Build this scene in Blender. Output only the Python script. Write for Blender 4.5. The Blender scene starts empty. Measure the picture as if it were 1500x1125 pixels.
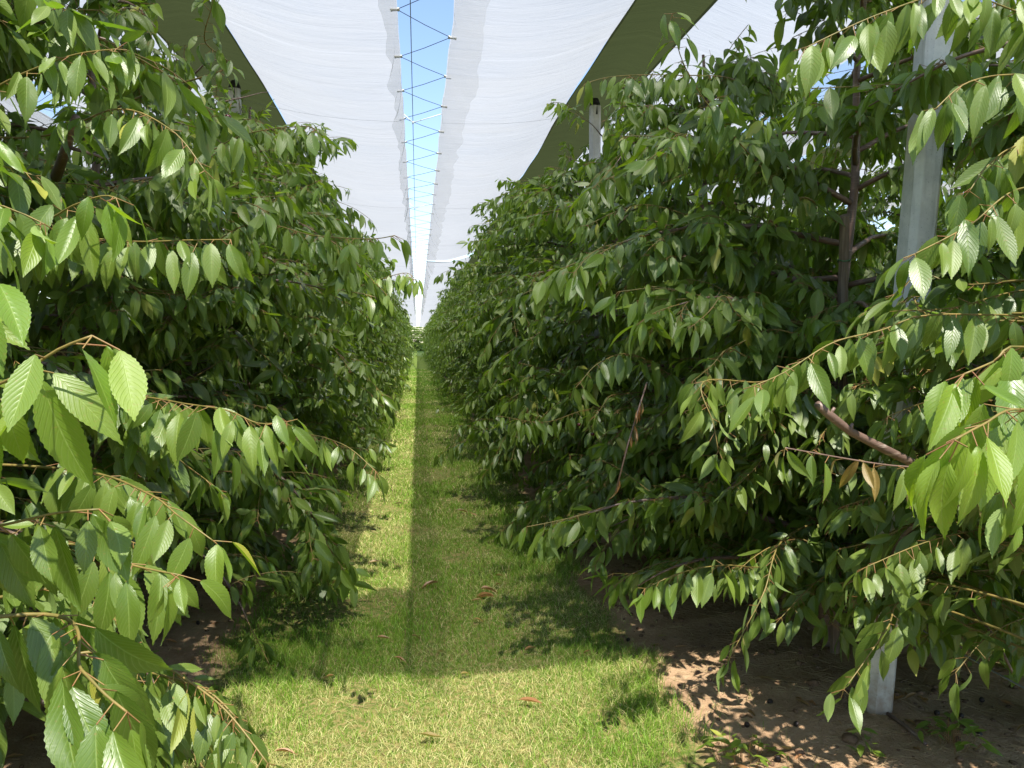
import bpy, math, random
import numpy as np
from mathutils import Vector, Matrix, noise

# ------------------------------------------------------------------ scene, camera, light
S = bpy.context.scene
COL = S.collection
PI = math.pi
rad = math.radians

S.render.engine = 'CYCLES'
cy = S.cycles
cy.use_denoising = True
try:
    cy.denoiser = 'OPENIMAGEDENOISE'
    cy.denoising_input_passes = 'RGB_ALBEDO_NORMAL'
except Exception:
    pass
cy.max_bounces = 9
cy.diffuse_bounces = 5
cy.glossy_bounces = 2
cy.transmission_bounces = 5
cy.transparent_max_bounces = 10
cy.caustics_reflective = False
cy.caustics_refractive = False
cy.sample_clamp_indirect = 6.0

CAM_H = 1.6
FPX = 1150.0
YAW = math.atan((750 - 612) / FPX)
PITCH = math.atan((562.5 - 500) / FPX)
cam_d = bpy.data.cameras.new('camera')
cam = bpy.data.objects.new('camera', cam_d)
COL.objects.link(cam)
cam.location = (0, 0, CAM_H)
cam.rotation_euler = (PI / 2 - PITCH, 0, -YAW)
cam_d.sensor_fit = 'HORIZONTAL'
cam_d.sensor_width = 36.0
cam_d.lens = FPX / 1500 * 36.0
cam_d.clip_start = 0.02
cam_d.clip_end = 2000
S.camera = cam
CM = cam.rotation_euler.to_matrix()


def at(px, py, Y):
    """world point at the distance Y down the lane, seen at a place of the photograph"""
    d = CM @ Vector(((px - 750) / FPX, (562.5 - py) / FPX, -1))
    return Vector((0, 0, CAM_H)) + d * (Y / d.y)


def on_ground(px, py):
    d = CM @ Vector(((px - 750) / FPX, (562.5 - py) / FPX, -1))
    p = Vector((0, 0, CAM_H)) + d * (CAM_H / -d.z)
    return Vector((p.x, p.y, gz(p.x, p.y)))


SUN = Vector((0.085, -0.55, 1.0)).normalized()
world = bpy.data.worlds.new('World')
S.world = world
world.use_nodes = True
wn = world.node_tree.nodes
wl = world.node_tree.links
wn.clear()
sky = wn.new('ShaderNodeTexSky')
sky.sky_type = 'NISHITA'
sky.sun_disc = False
sky.sun_elevation = math.asin(SUN.z)
sky.sun_rotation = math.atan2(SUN.x, SUN.y)
sky.air_density = 1.0
sky.dust_density = 0.3
sky.ozone_density = 1.0
bg = wn.new('ShaderNodeBackground')
bg.inputs['Strength'].default_value = 0.15
wo = wn.new('ShaderNodeOutputWorld')
wl.new(sky.outputs[0], bg.inputs[0])
wl.new(bg.outputs[0], wo.inputs[0])

sl = bpy.data.lights.new('sun', 'SUN')
sl.energy = 5.0
sl.angle = rad(0.55)
sl.color = (1.0, 0.95, 0.86)
so = bpy.data.objects.new('sun', sl)
COL.objects.link(so)
so.rotation_euler = SUN.to_track_quat('Z', 'Y').to_euler()
so.location = (0, 0, 30)

S.view_settings.view_transform = 'Standard'
S.view_settings.look = 'None'
S.view_settings.gamma = 1.0
S.view_settings.exposure = 0.95


# ------------------------------------------------------------------ materials
def mat(name):
    m = bpy.data.materials.new(name)
    m.use_nodes = True
    nt = m.node_tree
    nt.nodes.clear()
    out = nt.nodes.new('ShaderNodeOutputMaterial')
    return m, nt, out


class NT:
    def __init__(s, nt):
        s.nt = nt

    def n(s, t, **kw):
        o = s.nt.nodes.new(t)
        for k, v in kw.items():
            if k.startswith('i_'):
                key = k[2:]
                key = int(key) if key.isdigit() else key.replace('_', ' ')
                o.inputs[key].default_value = v
            else:
                setattr(o, k, v)
        return o

    def l(s, a, b):
        s.nt.links.new(a, b)

    def math(s, op, a, b=None, c=None, clamp=False):
        o = s.nt.nodes.new('ShaderNodeMath')
        o.operation = op
        o.use_clamp = clamp
        for i, v in enumerate((a, b, c)):
            if v is None:
                continue
            if isinstance(v, (int, float)):
                o.inputs[i].default_value = v
            else:
                s.l(v, o.inputs[i])
        return o.outputs[0]

    def mix(s, f, a, b, mode='MIX'):
        o = s.nt.nodes.new('ShaderNodeMix')
        o.data_type = 'RGBA'
        o.blend_type = mode
        for i, v in ((0, f), (6, a), (7, b)):
            if isinstance(v, (int, float)):
                o.inputs[i].default_value = v
            elif isinstance(v, tuple):
                o.inputs[i].default_value = v if len(v) == 4 else (*v, 1)
            else:
                s.l(v, o.inputs[i])
        return o.outputs[2]

    def noise(s, scale, detail=3, rough=.55, vec=None, dist=0):
        o = s.n('ShaderNodeTexNoise', i_Scale=scale, i_Detail=detail, i_Roughness=rough, i_Distortion=dist)
        if vec is not None:
            s.l(vec, o.inputs['Vector'])
        return o.outputs[0]

    def ramp(s, f, stops):
        o = s.nt.nodes.new('ShaderNodeValToRGB')
        s.l(f, o.inputs[0])
        e = o.color_ramp.elements
        while len(e) < len(stops):
            e.new(0.5)
        for k, (p, c) in zip(e, stops):
            k.position = p
            k.color = c if len(c) == 4 else (*c, 1)
        return o.outputs[0]

    def step(s, f, lo, hi):
        o = s.nt.nodes.new('ShaderNodeMapRange')
        o.interpolation_type = 'SMOOTHSTEP'
        s.l(f, o.inputs[0])
        o.inputs[1].default_value = lo
        o.inputs[2].default_value = hi
        return o.outputs[0]

    def bump(s, h, strength=.3, dist=.01):
        o = s.n('ShaderNodeBump', i_Strength=strength, i_Distance=dist)
        s.l(h, o.inputs['Height'])
        return o.outputs[0]


def leaf_material():
    m, nt, out = mat('cherry_leaf')
    N = NT(nt)
    att = N.n('ShaderNodeAttribute', attribute_name='tint')
    sep = N.n('ShaderNodeSeparateColor')
    N.l(att.outputs['Color'], sep.inputs[0])
    rnd, young, dry = sep.outputs[0], sep.outputs[1], sep.outputs[2]
    uv = N.n('ShaderNodeUVMap')
    sx = N.n('ShaderNodeSeparateXYZ')
    N.l(uv.outputs[0], sx.inputs[0])
    u = N.math('ABSOLUTE', N.math('SUBTRACT', sx.outputs[0], .5))
    v = sx.outputs[1]
    # side veins leave the midrib at an angle
    ph = N.math('SUBTRACT', N.math('MULTIPLY', v, 11.0), N.math('MULTIPLY', N.math('POWER', u, 1.2), 7.0))
    w = N.math('ABSOLUTE', N.math('SUBTRACT', N.math('FRACT', ph), .5))      # 0 at a vein's middle
    side = N.math('SUBTRACT', 1.0, N.step(w, 0.02, 0.16))
    midr = N.math('SUBTRACT', 1.0, N.step(u, 0.006, 0.035))
    vein = N.math('MAXIMUM', N.math('MULTIPLY', side, .45), midr)
    mature = N.mix(rnd, (.036, .063, .009), (.102, .146, .020))
    yng = N.mix(rnd, (.075, .140, .010), (.135, .190, .016))
    col = N.mix(young, mature, yng)
    nz = N.noise(55, 3, .6)
    col = N.mix(N.math('MULTIPLY', nz, .35), col, (.05, .075, .02))
    col = N.mix(N.math('MULTIPLY', vein, .42), col, (.22, .29, .08))
    brown = N.mix(N.noise(60, 4), (.13, .05, .018), (.36, .19, .08))
    spots = N.math('MULTIPLY', N.step(N.noise(70, 2, .5), .66, .72), .55)
    col = N.mix(spots, col, (.16, .10, .03))
    yel = N.step(rnd, .985, .995)
    col = N.mix(N.math('MULTIPLY', yel, .55), col, (.30, .27, .04))
    col = N.mix(dry, col, brown)
    geo = N.n('ShaderNodeNewGeometry')
    under = N.mix(.45, col, (.15, .21, .075))
    col2 = N.mix(geo.outputs['Backfacing'], col, under)
    h = N.math('SUBTRACT', N.math('MULTIPLY', N.noise(38, 2), .5), vein)
    bw = N.math('SINE', N.math('MULTIPLY', ph, 2 * PI))
    h = N.math('ADD', h, N.math('MULTIPLY', bw, .3))
    nb = N.bump(h, .30, .0015)
    p = N.n('ShaderNodeBsdfPrincipled')
    N.l(col2, p.inputs['Base Color'])
    ro = N.math('ADD', N.math('MULTIPLY', geo.outputs['Backfacing'], .25), N.math('MULTIPLY_ADD', rnd, .14, .35))
    N.l(ro, p.inputs['Roughness'])
    p.inputs['Specular IOR Level'].default_value = .45
    N.l(nb, p.inputs['Normal'])
    t = N.n('ShaderNodeBsdfTranslucent')
    tm = N.mix(young, (.060, .115, .005), (.17, .255, .006))
    tm = N.mix(dry, tm, (.15, .06, .02))
    tm = N.mix(N.math('MULTIPLY', vein, .5), tm, (.10, .16, .02))
    N.l(tm, t.inputs['Color'])
    N.l(nb, t.inputs['Normal'])
    a = N.n('ShaderNodeAddShader')
    N.l(p.outputs[0], a.inputs[0])
    N.l(t.outputs[0], a.inputs[1])
    N.l(a.outputs[0], out.inputs[0])
    return m


def simple(name, c1, c2, scale=20, rough=.7, bump=.3, bdist=.004, spec=.4, stretch=None, extra=None):
    m, nt, out = mat(name)
    N = NT(nt)
    tc = N.n('ShaderNodeTexCoord')
    vec = tc.outputs['Object']
    if stretch:
        mp = N.n('ShaderNodeMapping')
        mp.inputs['Scale'].default_value = stretch
        N.l(vec, mp.inputs[0])
        vec = mp.outputs[0]
    f = N.noise(scale, 5, .6, vec)
    f2 = N.noise(scale * 6, 3, .6, vec)
    col = N.mix(N.step(f, .3, .7), c1, c2)
    col = N.mix(N.math('MULTIPLY', f2, .25), col, tuple(x * .55 for x in c1))
    p = N.n('ShaderNodeBsdfPrincipled', i_Roughness=rough)
    p.inputs['Specular IOR Level'].default_value = spec
    N.l(col, p.inputs['Base Color'])
    N.l(N.bump(N.math('ADD', f, N.math('MULTIPLY', f2, .5)), bump, bdist), p.inputs['Normal'])
    N.l(p.outputs[0], out.inputs[0])
    return m


def bark_material():
    m, nt, out = mat('cherry_bark')
    N = NT(nt)
    tc = N.n('ShaderNodeTexCoord')
    mp = N.n('ShaderNodeMapping')
    mp.inputs['Scale'].default_value = (12, 12, 110)
    N.l(tc.outputs['Object'], mp.inputs[0])
    rings = N.noise(1.0, 3, .6, mp.outputs[0])
    f = N.noise(14, 4, .6, tc.outputs['Object'])
    col = N.mix(f, (.085, .052, .040), (.22, .145, .115))
    col = N.mix(N.step(rings, .55, .72), col, (.32, .25, .21))
    p = N.n('ShaderNodeBsdfPrincipled', i_Roughness=.48)
    N.l(col, p.inputs['Base Color'])
    N.l(N.bump(rings, .35, .004), p.inputs['Normal'])
    N.l(p.outputs[0], out.inputs[0])
    return m


def sheet_material(name, diff, trans, open_, back=.5, slant=True):
    m, nt, out = mat(name)
    N = NT(nt)
    geo = N.n('ShaderNodeNewGeometry')
    pos = geo.outputs['Position']
    mp = N.n('ShaderNodeMapping')
    mp.inputs['Scale'].default_value = (.55, 3.2, .55)
    mp.inputs['Rotation'].default_value = (0, 0, .07)
    N.l(pos, mp.inputs[0])
    streak = N.noise(2.2, 5, .65, mp.outputs[0], .6)
    cloud = N.noise(.55, 3, .5, pos)
    fine = N.noise(60, 2, .6, mp.outputs[0])
    k = N.math('ADD', N.math('MULTIPLY', streak, .6), N.math('MULTIPLY', cloud, .4))
    col = N.mix(k, tuple(x * .80 for x in trans), trans)
    sp = N.n('ShaderNodeSeparateXYZ')
    N.l(pos, sp.inputs[0])
    jn = N.math('ABSOLUTE', N.math('SUBTRACT', N.math('FRACT', N.math('ADD', N.math('MULTIPLY', sp.outputs[1], .37), N.math('MULTIPLY', N.math('SUBTRACT', cloud, .5), .12))), .5))
    jl = N.math('SUBTRACT', 1.0, N.step(jn, .004, .012))
    col = N.mix(N.math('MULTIPLY', jl, .14), col, tuple(min(1, x * 1.35) for x in trans))
    dirt = N.step(N.noise(1.9, 6, .7, pos), .56, .76)
    col = N.mix(N.math('MULTIPLY', dirt, .22), col, (trans[0] * .72, trans[1] * .70, trans[2] * .64))
    d = N.n('ShaderNodeBsdfDiffuse')
    d.inputs['Color'].default_value = (*diff, 1)
    t = N.n('ShaderNodeBsdfTranslucent')
    N.l(col, t.inputs['Color'])
    bn = N.bump(N.math('ADD', streak, N.math('MULTIPLY', fine, .12)), .5, .05)
    N.l(bn, d.inputs['Normal'])
    N.l(bn, t.inputs['Normal'])
    mx = N.n('ShaderNodeMixShader')
    mx.inputs[0].default_value = back
    N.l(d.outputs[0], mx.inputs[1])
    N.l(t.outputs[0], mx.inputs[2])
    tr = N.n('ShaderNodeBsdfTransparent')
    m2 = N.n('ShaderNodeMixShader')
    dot = N.n('ShaderNodeVectorMath', operation='DOT_PRODUCT')
    N.l(geo.outputs['Incoming'], dot.inputs[0])
    N.l(geo.outputs['True Normal'], dot.inputs[1])
    ca = N.math('MAXIMUM', N.math('ABSOLUTE', dot.outputs['Value']), .06)
    if slant:
        N.l(N.math('POWER', open_, N.math('DIVIDE', 1.0, ca)), m2.inputs[0])
    else:
        m2.inputs[0].default_value = open_
    N.l(mx.outputs[0], m2.inputs[1])
    N.l(tr.outputs[0], m2.inputs[2])
    N.l(m2.outputs[0], out.inputs[0])
    return m


LANE_C, LANE_S = 0.05, 3.8          # middle of the grass lane, distance from lane to lane


def ground_material():
    m, nt, out = mat('orchard_ground')
    N = NT(nt)
    geo = N.n('ShaderNodeNewGeometry')
    pos = geo.outputs['Position']
    sx = N.n('ShaderNodeSeparateXYZ')
    N.l(pos, sx.inputs[0])
    x = N.math('ADD', sx.outputs[0], LANE_S / 2 - LANE_C + 38)
    u = N.math('ABSOLUTE', N.math('SUBTRACT', N.math('MODULO', x, LANE_S), LANE_S / 2))
    edge = N.math('ADD', u, N.math('MULTIPLY', N.math('SUBTRACT', N.noise(1.7, 5, .6, pos), .5), .55))
    edge = N.math('ADD', edge, N.math('MULTIPLY', N.math('SUBTRACT', N.noise(9, 3, .6, pos), .5), .22))
    grass = N.math('SUBTRACT', 1.0, N.step(edge, .95, 1.10))
    f = N.noise(3, 6, .65, pos)
    g = N.noise(28, 5, .65, pos)
    gg = N.noise(130, 3, .6, pos)
    soil = N.ramp(f, [(.30, (.27, .165, .09)), (.55, (.41, .27, .16)), (.8, (.52, .375, .23))])
    soil = N.mix(N.step(g, .5, .72), soil, (.45, .325, .20))
    soil = N.mix(N.step(gg, .55, .75), soil, (.17, .10, .055))
    thatch = N.mix(f, (.19, .15, .05), (.30, .24, .095))
    thatch = N.mix(N.step(g, .36, .60), thatch, (.085, .135, .02))
    thatch = N.mix(N.step(gg, .52, .7), thatch, (.30, .25, .12))
    far = N.mix(N.noise(1.3, 5, .6, pos), (.075, .135, .02), (.16, .20, .045))
    fy = N.step(sx.outputs[1], 14, 30)
    thatch = N.mix(fy, thatch, far)
    col = N.mix(grass, soil, thatch)
    col = N.mix(N.step(sx.outputs[1], 112, 118), col, (.045, .085, .02))
    p = N.n('ShaderNodeBsdfPrincipled', i_Roughness=.95)
    p.inputs['Specular IOR Level'].default_value = .15
    N.l(col, p.inputs['Base Color'])
    N.l(N.bump(N.math('ADD', N.math('MULTIPLY', g, 1.0), N.math('MULTIPLY', gg, .4)), .8, .02), p.inputs['Normal'])
    N.l(p.outputs[0], out.inputs[0])
    return m


def blade_material():
    m, nt, out = mat('grass_blade')
    N = NT(nt)
    att = N.n('ShaderNodeAttribute', attribute_name='tint')
    sep = N.n('ShaderNodeSeparateColor')
    N.l(att.outputs['Color'], sep.inputs[0])
    green = N.mix(sep.outputs[0], (.085, .175, .014), (.175, .28, .028))
    straw = N.mix(sep.outputs[0], (.34, .30, .11), (.56, .50, .25))
    col = N.mix(sep.outputs[1], green, straw)
    p = N.n('ShaderNodeBsdfPrincipled', i_Roughness=.55)
    p.inputs['Specular IOR Level'].default_value = .3
    N.l(col, p.inputs['Base Color'])
    t = N.n('ShaderNodeBsdfTranslucent')
    N.l(N.mix(.55, col, (0, 0, 0)), t.inputs['Color'])
    a = N.n('ShaderNodeAddShader')
    N.l(p.outputs[0], a.inputs[0])
    N.l(t.outputs[0], a.inputs[1])
    N.l(a.outputs[0], out.inputs[0])
    return m


M_LEAF = leaf_material()
M_BARK = bark_material()
M_SHOOT = simple('green_shoot', (.13, .12, .03), (.24, .17, .05), 30, .5, .1, .001)
M_PETIOLE = simple('leaf_stalk', (.22, .09, .04), (.26, .20, .06), 40, .5, .1, .001)
M_SHEET = sheet_material('white_rain_cover', (.39, .395, .41), (.47, .48, .495), .39, .60)
M_HEM = sheet_material('white_cover_hem', (.70, .71, .73), (.72, .73, .74), .70, .60, False)
M_STRIP = sheet_material('green_shade_cloth', (.036, .046, .018), (.050, .062, .024), .02, .5)
M_GROUND = ground_material()
M_BLADE = blade_material()
M_CONC = simple('concrete', (.52, .53, .515), (.70, .70, .67), 9, .85, .5, .004, .3)


def weather_concrete(m):
    N = NT(m.node_tree)
    p = next(n for n in m.node_tree.nodes if n.type == 'BSDF_PRINCIPLED')
    src = p.inputs['Base Color'].links[0].from_socket
    tc = N.n('ShaderNodeTexCoord')
    sx = N.n('ShaderNodeSeparateXYZ')
    N.l(tc.outputs['Object'], sx.inputs[0])
    mp = N.n('ShaderNodeMapping')
    mp.inputs['Scale'].default_value = (26, 26, 1.6)
    N.l(tc.outputs['Object'], mp.inputs[0])
    run = N.step(N.noise(1.0, 4, .6, mp.outputs[0]), .52, .70)
    col = N.mix(N.math('MULTIPLY', run, .35), src, (.27, .28, .25))
    pit = N.step(N.noise(150, 2, .5, tc.outputs['Object']), .66, .72)
    col = N.mix(N.math('MULTIPLY', pit, .6), col, (.20, .20, .19))
    h = N.math('ADD', sx.outputs[2], N.math('MULTIPLY', N.noise(22, 4, .6, tc.outputs['Object']), .35))
    mud = N.math('SUBTRACT', 1.0, N.step(h, .16, .40))
    col = N.mix(N.math('MULTIPLY', mud, .75), col, (.24, .155, .09))
    N.l(col, p.inputs['Base Color'])


weather_concrete(M_CONC)
M_BLACK = simple('black_plastic', (.010, .010, .011), (.022, .022, .024), 20, .5, .1, .001)
M_WOOD = simple('weathered_wood', (.13, .095, .07), (.28, .22, .17), 6, .85, .6, .006, .2, (9, 9, .6))
M_CORD = simple('dark_cord', (.025, .035, .07), (.05, .06, .10), 40, .6, .1, .001)
M_WIRE = simple('steel_wire', (.16, .18, .20), (.27, .29, .31), 40, .45, .1, .001)
M_ROPE = simple('white_rope', (.62, .62, .58), (.80, .80, .76), 60, .8, .2, .001)
M_CLIP = simple('ivory_clip', (.55, .53, .45), (.72, .70, .62), 40, .5, .1, .001)
M_TIE = simple('green_tie', (.05, .16, .08), (.08, .22, .10), 40, .5, .1, .001)
M_STRAW = simple('dry_straw', (.24, .16, .085), (.46, .35, .19), 3, .9, .1, .001, .1)
M_CHERRY = simple('dark_cherry', (.035, .004, .006), (.10, .008, .010), 30, .22, .05, .001, .6)
M_OLDCHERRY = simple('shrivelled_cherry', (.012, .008, .007), (.035, .018, .014), 60, .5, .6, .003, .4)
M_CLOD = simple('soil_clod', (.12, .07, .042), (.24, .155, .10), 18, .95, .8, .01, .1)
M_HOSE = simple('drip_hose', (.012, .011, .010), (.03, .026, .022), 12, .6, .1, .001)
M_BLUETREE = simple('far_leaves', (.020, .040, .020), (.05, .085, .035), 2, .7, .2, .02)


# ------------------------------------------------------------------ object helpers
def link(name, me, parent=None):
    o = bpy.data.objects.new(name, me)
    COL.objects.link(o)
    if parent is not None:
        o.parent = parent
    return o


def empty(name, loc=(0, 0, 0), rz=0):
    o = bpy.data.objects.new(name, None)
    COL.objects.link(o)
    o.location = loc
    o.rotation_euler = (0, 0, rz)
    o.empty_display_size = .2
    return o


def tag(o, label, cat, group=None, kind=None):
    if label:
        o['label'] = label
    if cat:
        o['category'] = cat
    if group:
        o['group'] = group
    if kind:
        o['kind'] = kind
    return o


def mesh_np(name, V, F, mats, uv=None, tint=None, mi=None, smooth=True):
    """V (n,3), F (m,k) of one polygon size; uv per vertex, tint per vertex"""
    me = bpy.data.meshes.new(name)
    V = np.asarray(V, dtype=np.float32)
    F = np.asarray(F, dtype=np.int32)
    nv, (nf, k) = len(V), F.shape
    me.vertices.add(nv)
    me.vertices.foreach_set('co', V.ravel())
    me.loops.add(nf * k)
    me.loops.foreach_set('vertex_index', F.ravel())
    me.polygons.add(nf)
    me.polygons.foreach_set('loop_start', np.arange(0, nf * k, k, dtype=np.int32))
    if mi is not None:
        me.polygons.foreach_set('material_index', np.asarray(mi, dtype=np.int32))
    me.polygons.foreach_set('use_smooth', np.full(nf, smooth, dtype=bool))
    if uv is not None:
        ul = me.uv_layers.new(name='UVMap')
        ul.data.foreach_set('uv', np.asarray(uv, dtype=np.float32)[F.ravel()].ravel())
    if tint is not None:
        a = me.attributes.new('tint', 'FLOAT_COLOR', 'POINT')
        a.data.foreach_set('color', np.asarray(tint, dtype=np.float32).ravel())
    me.update(calc_edges=True)
    me.validate()
    for m in (mats if isinstance(mats, (list, tuple)) else [mats]):
        me.materials.append(m)
    return me


class MB:
    """collects shapes into one mesh"""
    def __init__(s):
        s.v, s.f = [], []

    def add(s, v, f):
        b = len(s.v)
        s.v += [tuple(p) for p in v]
        s.f += [tuple(i + b for i in q) for q in f]

    def tube(s, pts, r, n=8, cap=True):
        pts = [Vector(p) for p in pts]
        if isinstance(r, (int, float)):
            r = [r] * len(pts)
        v, f = [], []
        ref = Vector((0.31, 0.17, 1)).normalized()
        d0 = (pts[1] - pts[0]).normalized()
        if abs(d0.dot(ref)) > .9:
            ref = Vector((1, .2, .1)).normalized()
        a = d0.cross(ref).normalized()
        for i, p in enumerate(pts):
            d = (pts[min(i + 1, len(pts) - 1)] - pts[max(i - 1, 0)]).normalized()
            a = (a - d * a.dot(d)).normalized()
            b = d.cross(a)
            for j in range(n):
                t = 2 * PI * j / n
                v.append(p + (a * math.cos(t) + b * math.sin(t)) * r[i])
        for i in range(len(pts) - 1):
            for j in range(n):
                k = (j + 1) % n
                f.append((i * n + j, i * n + k, (i + 1) * n + k, (i + 1) * n + j))
        if cap:
            f.append(tuple(range(n - 1, -1, -1)))
            f.append(tuple(range((len(pts) - 1) * n, len(pts) * n)))
        s.add(v, f)

    def build(s, name, m, parent=None, smooth=True):
        me = bpy.data.meshes.new(name)
        me.from_pydata(s.v, [], s.f)
        me.update()
        if smooth:
            me.polygons.foreach_set('use_smooth', [True] * len(me.polygons))
        me.materials.append(m)
        return link(name, me, parent)


def seg_mesh(P0, P1, R0, R1, n=4):
    """many short straight rods at once -> V, F"""
    P0, P1 = np.asarray(P0, float), np.asarray(P1, float)
    D = P1 - P0
    L = np.linalg.norm(D, axis=1, keepdims=True) + 1e-9
    D = D / L
    ref = np.tile(np.array([0.3, 0.2, 0.93]), (len(P0), 1))
    bad = np.abs((D * ref).sum(1)) > .92
    ref[bad] = (0.9, 0.3, 0.1)
    A = np.cross(D, ref)
    A /= np.linalg.norm(A, axis=1, keepdims=True)
    B = np.cross(D, A)
    t = np.arange(n) * 2 * PI / n
    ring = A[:, None, :] * np.cos(t)[None, :, None] + B[:, None, :] * np.sin(t)[None, :, None]
    V = np.concatenate([P0[:, None] + ring * np.asarray(R0)[:, None, None], P1[:, None] + ring * np.asarray(R1)[:, None, None]], 1)
    j = np.arange(n)
    k = (j + 1) % n
    q = np.stack([j, k, k + n, j + n], 1)
    F = (np.arange(len(P0)) * 2 * n)[:, None, None] + q[None]
    return V.reshape(-1, 3), F.reshape(-1, 4)


# ------------------------------------------------------------------ leaves
def template(nst, nac, serr=False):
    prof_v = [0, .06, .15, .3, .45, .6, .75, .87, .95, 1]
    prof_w = [.02, .32, .64, .91, 1, .92, .66, .32, .10, .012]
    vs = np.linspace(0, 1, nst)
    w = np.interp(vs, prof_v, prof_w) * .178
    us = np.linspace(-1, 1, nac)
    X = us[None, :] * w[:, None]
    if serr:
        z = (np.arange(nst) % 2 * 2 - 1) * .006
        X[1:-1, 0] -= z[1:-1]
        X[1:-1, -1] += z[1:-1]
    Y = np.repeat(vs[:, None], nac, 1)
    F = []
    for i in range(nst - 1):
        for j in range(nac - 1):
            a = i * nac + j
            F.append((a, a + 1, a + nac + 1, a + nac))
    uv = np.stack([np.repeat((us * .5 + .5)[None], nst, 0), Y], 2).reshape(-1, 2)
    return X.ravel(), Y.ravel(), np.repeat(us[None], nst, 0).ravel(), np.array(F), uv


T_HERO = template(33, 7, True)
T_NEAR = template(8, 5)
T_MID = template(5, 3)
T_FAR = template(4, 3)


class Leaves:
    def __init__(s):
        s.b, s.d, s.n, s.s, s.y, s.dry = [], [], [], [], [], []

    def add(s, b, d, n, size, young=0, dry=0):
        s.b.append(tuple(b)); s.d.append(tuple(d)); s.n.append(tuple(n)); s.s.append(size); s.y.append(young); s.dry.append(dry)

    def prune(s, reject):
        """drop the leaves that would hang across the look-throughs"""
        keep = []
        for i in range(len(s.b)):
            b = Vector(s.b[i])
            t = b + Vector(s.d[i]).normalized() * s.s[i]
            keep.append(not (reject(b) or reject(t) or reject((b + t) / 2)))
        for k in ('b', 'd', 'n', 's', 'y', 'dry'):
            setattr(s, k, [v for v, q in zip(getattr(s, k), keep) if q])

    def mesh(s, name, T, rng, material=None):
        b, d, n = np.array(s.b), np.array(s.d), np.array(s.n)
        size = np.array(s.s)[:, None]
        N = len(b)
        d /= np.linalg.norm(d, axis=1, keepdims=True)
        n = n - d * (n * d).sum(1, keepdims=True)
        ln = np.linalg.norm(n, axis=1, keepdims=True)
        alt = np.cross(d, np.array([0.37, .81, .2]))
        n = np.where(ln < .05, alt, n)
        n /= np.linalg.norm(n, axis=1, keepdims=True)
        x = np.cross(d, n)
        X, Y, U, F, uv = T
        wid = rng.uniform(.80, 1.15, (N, 1))
        fold = rng.uniform(.12, .50, (N, 1))
        curl = rng.normal(.16, .18, (N, 1))
        wav = rng.uniform(0, .028, (N, 1))
        ph = rng.uniform(0, 6.28, (N, 1))
        side = rng.normal(0, .08, (N, 1))
        dr = np.array(s.dry)[:, None]
        fold = fold + dr * .5
        wid = wid * (1 - .45 * dr)
        curl = curl + dr * rng.normal(0, .35, (N, 1))
        lx = X[None] * wid + side * (Y[None] ** 2)
        lz = fold * np.abs(X)[None] - curl * (Y[None] ** 2) + wav * np.abs(U)[None] * np.sin(8 * Y[None] + ph + U[None])
        V = b[:, None] + size[:, None] * (x[:, None] * lx[..., None] + d[:, None] * Y[None, :, None] + n[:, None] * lz[..., None])
        nv = len(X)
        FF = (np.arange(N) * nv)[:, None, None] + F[None]
        r = rng.uniform(0, 1, N)
        tint = np.stack([r, np.clip(np.array(s.y), 0, 1), np.array(s.dry), np.ones(N)], 1)
        tint = np.repeat(tint[:, None], nv, 1).reshape(-1, 4)
        UV = np.tile(uv, (N, 1))
        return mesh_np(name, V.reshape(-1, 3), FF.reshape(-1, F.shape[1]), material or M_LEAF, UV, tint)


UP = Vector((0, 0, 1))


# places where the photograph looks through the nearest leaves: the upper post, the bare trunk and its stake
WINDOWS = ((1326, 175, 1396, 430, 3.3), (1222, 205, 1292, 300, 4.0), (1215, 320, 1270, 408, 4.0), (72, 165, 235, 258, 3.6), (0, 105, 60, 170, 4.2), (230, 0, 296, 60, 8), (285, 50, 345, 118, 8), (338, 108, 398, 165, 8), (1000, 0, 1130, 70, 5), (862, 140, 884, 215, 8.0))
CMI = CM.transposed()


LOW = ((865, 870, 1060, 1125, 3.7), (1055, 1010, 1500, 1125, 3.7), (215, 850, 330, 960, 4.5), (0, 1050, 90, 1125, 4))


def in_window(p, low=True, only_low=False):
    q = CMI @ (Vector(p) - Vector((0, 0, CAM_H)))
    if q.z > -.05:
        return False
    u, v = 750 + FPX * q.x / -q.z, 562.5 - FPX * q.y / -q.z
    for x0, y0, x1, y1, Y in (LOW if only_low else WINDOWS + LOW if low else WINDOWS):
        if x0 < u < x1 and y0 < v < y1 and p[1] < Y:
            return True
    return False


def rv(r, s=1.0):
    return Vector((r.gauss(0, s), r.gauss(0, s), r.gauss(0, s)))


def leaf_on(LV, PET, r, p, d, sgn, size, young, stalk=.03, droop=None, dry=0):
    """one leaf hanging from the place p of a shoot that runs along d"""
    s = d.cross(UP)
    s = s.normalized() if s.length > .1 else Vector((1, 0, 0))
    g = droop if droop is not None else r.choice((r.uniform(.05, .6), r.uniform(.3, 1.1), r.uniform(.6, 1.5)))
    st = (s * sgn * .55 + d * .30 - UP * .30 + rv(r, .25)).normalized()
    p2 = p + st * stalk * r.uniform(.7, 1.2)
    ld = (s * sgn * r.uniform(.1, .8) + d * r.uniform(.1, .7) - UP * g + rv(r, .24)).normalized()
    ln = (d * .55 + s * sgn * .55 + UP * .75 + rv(r, .38))
    LV.add(p2, ld, ln, size, young, dry)
    if PET is not None:
        PET.append((p, p2))
    return p2


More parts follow.
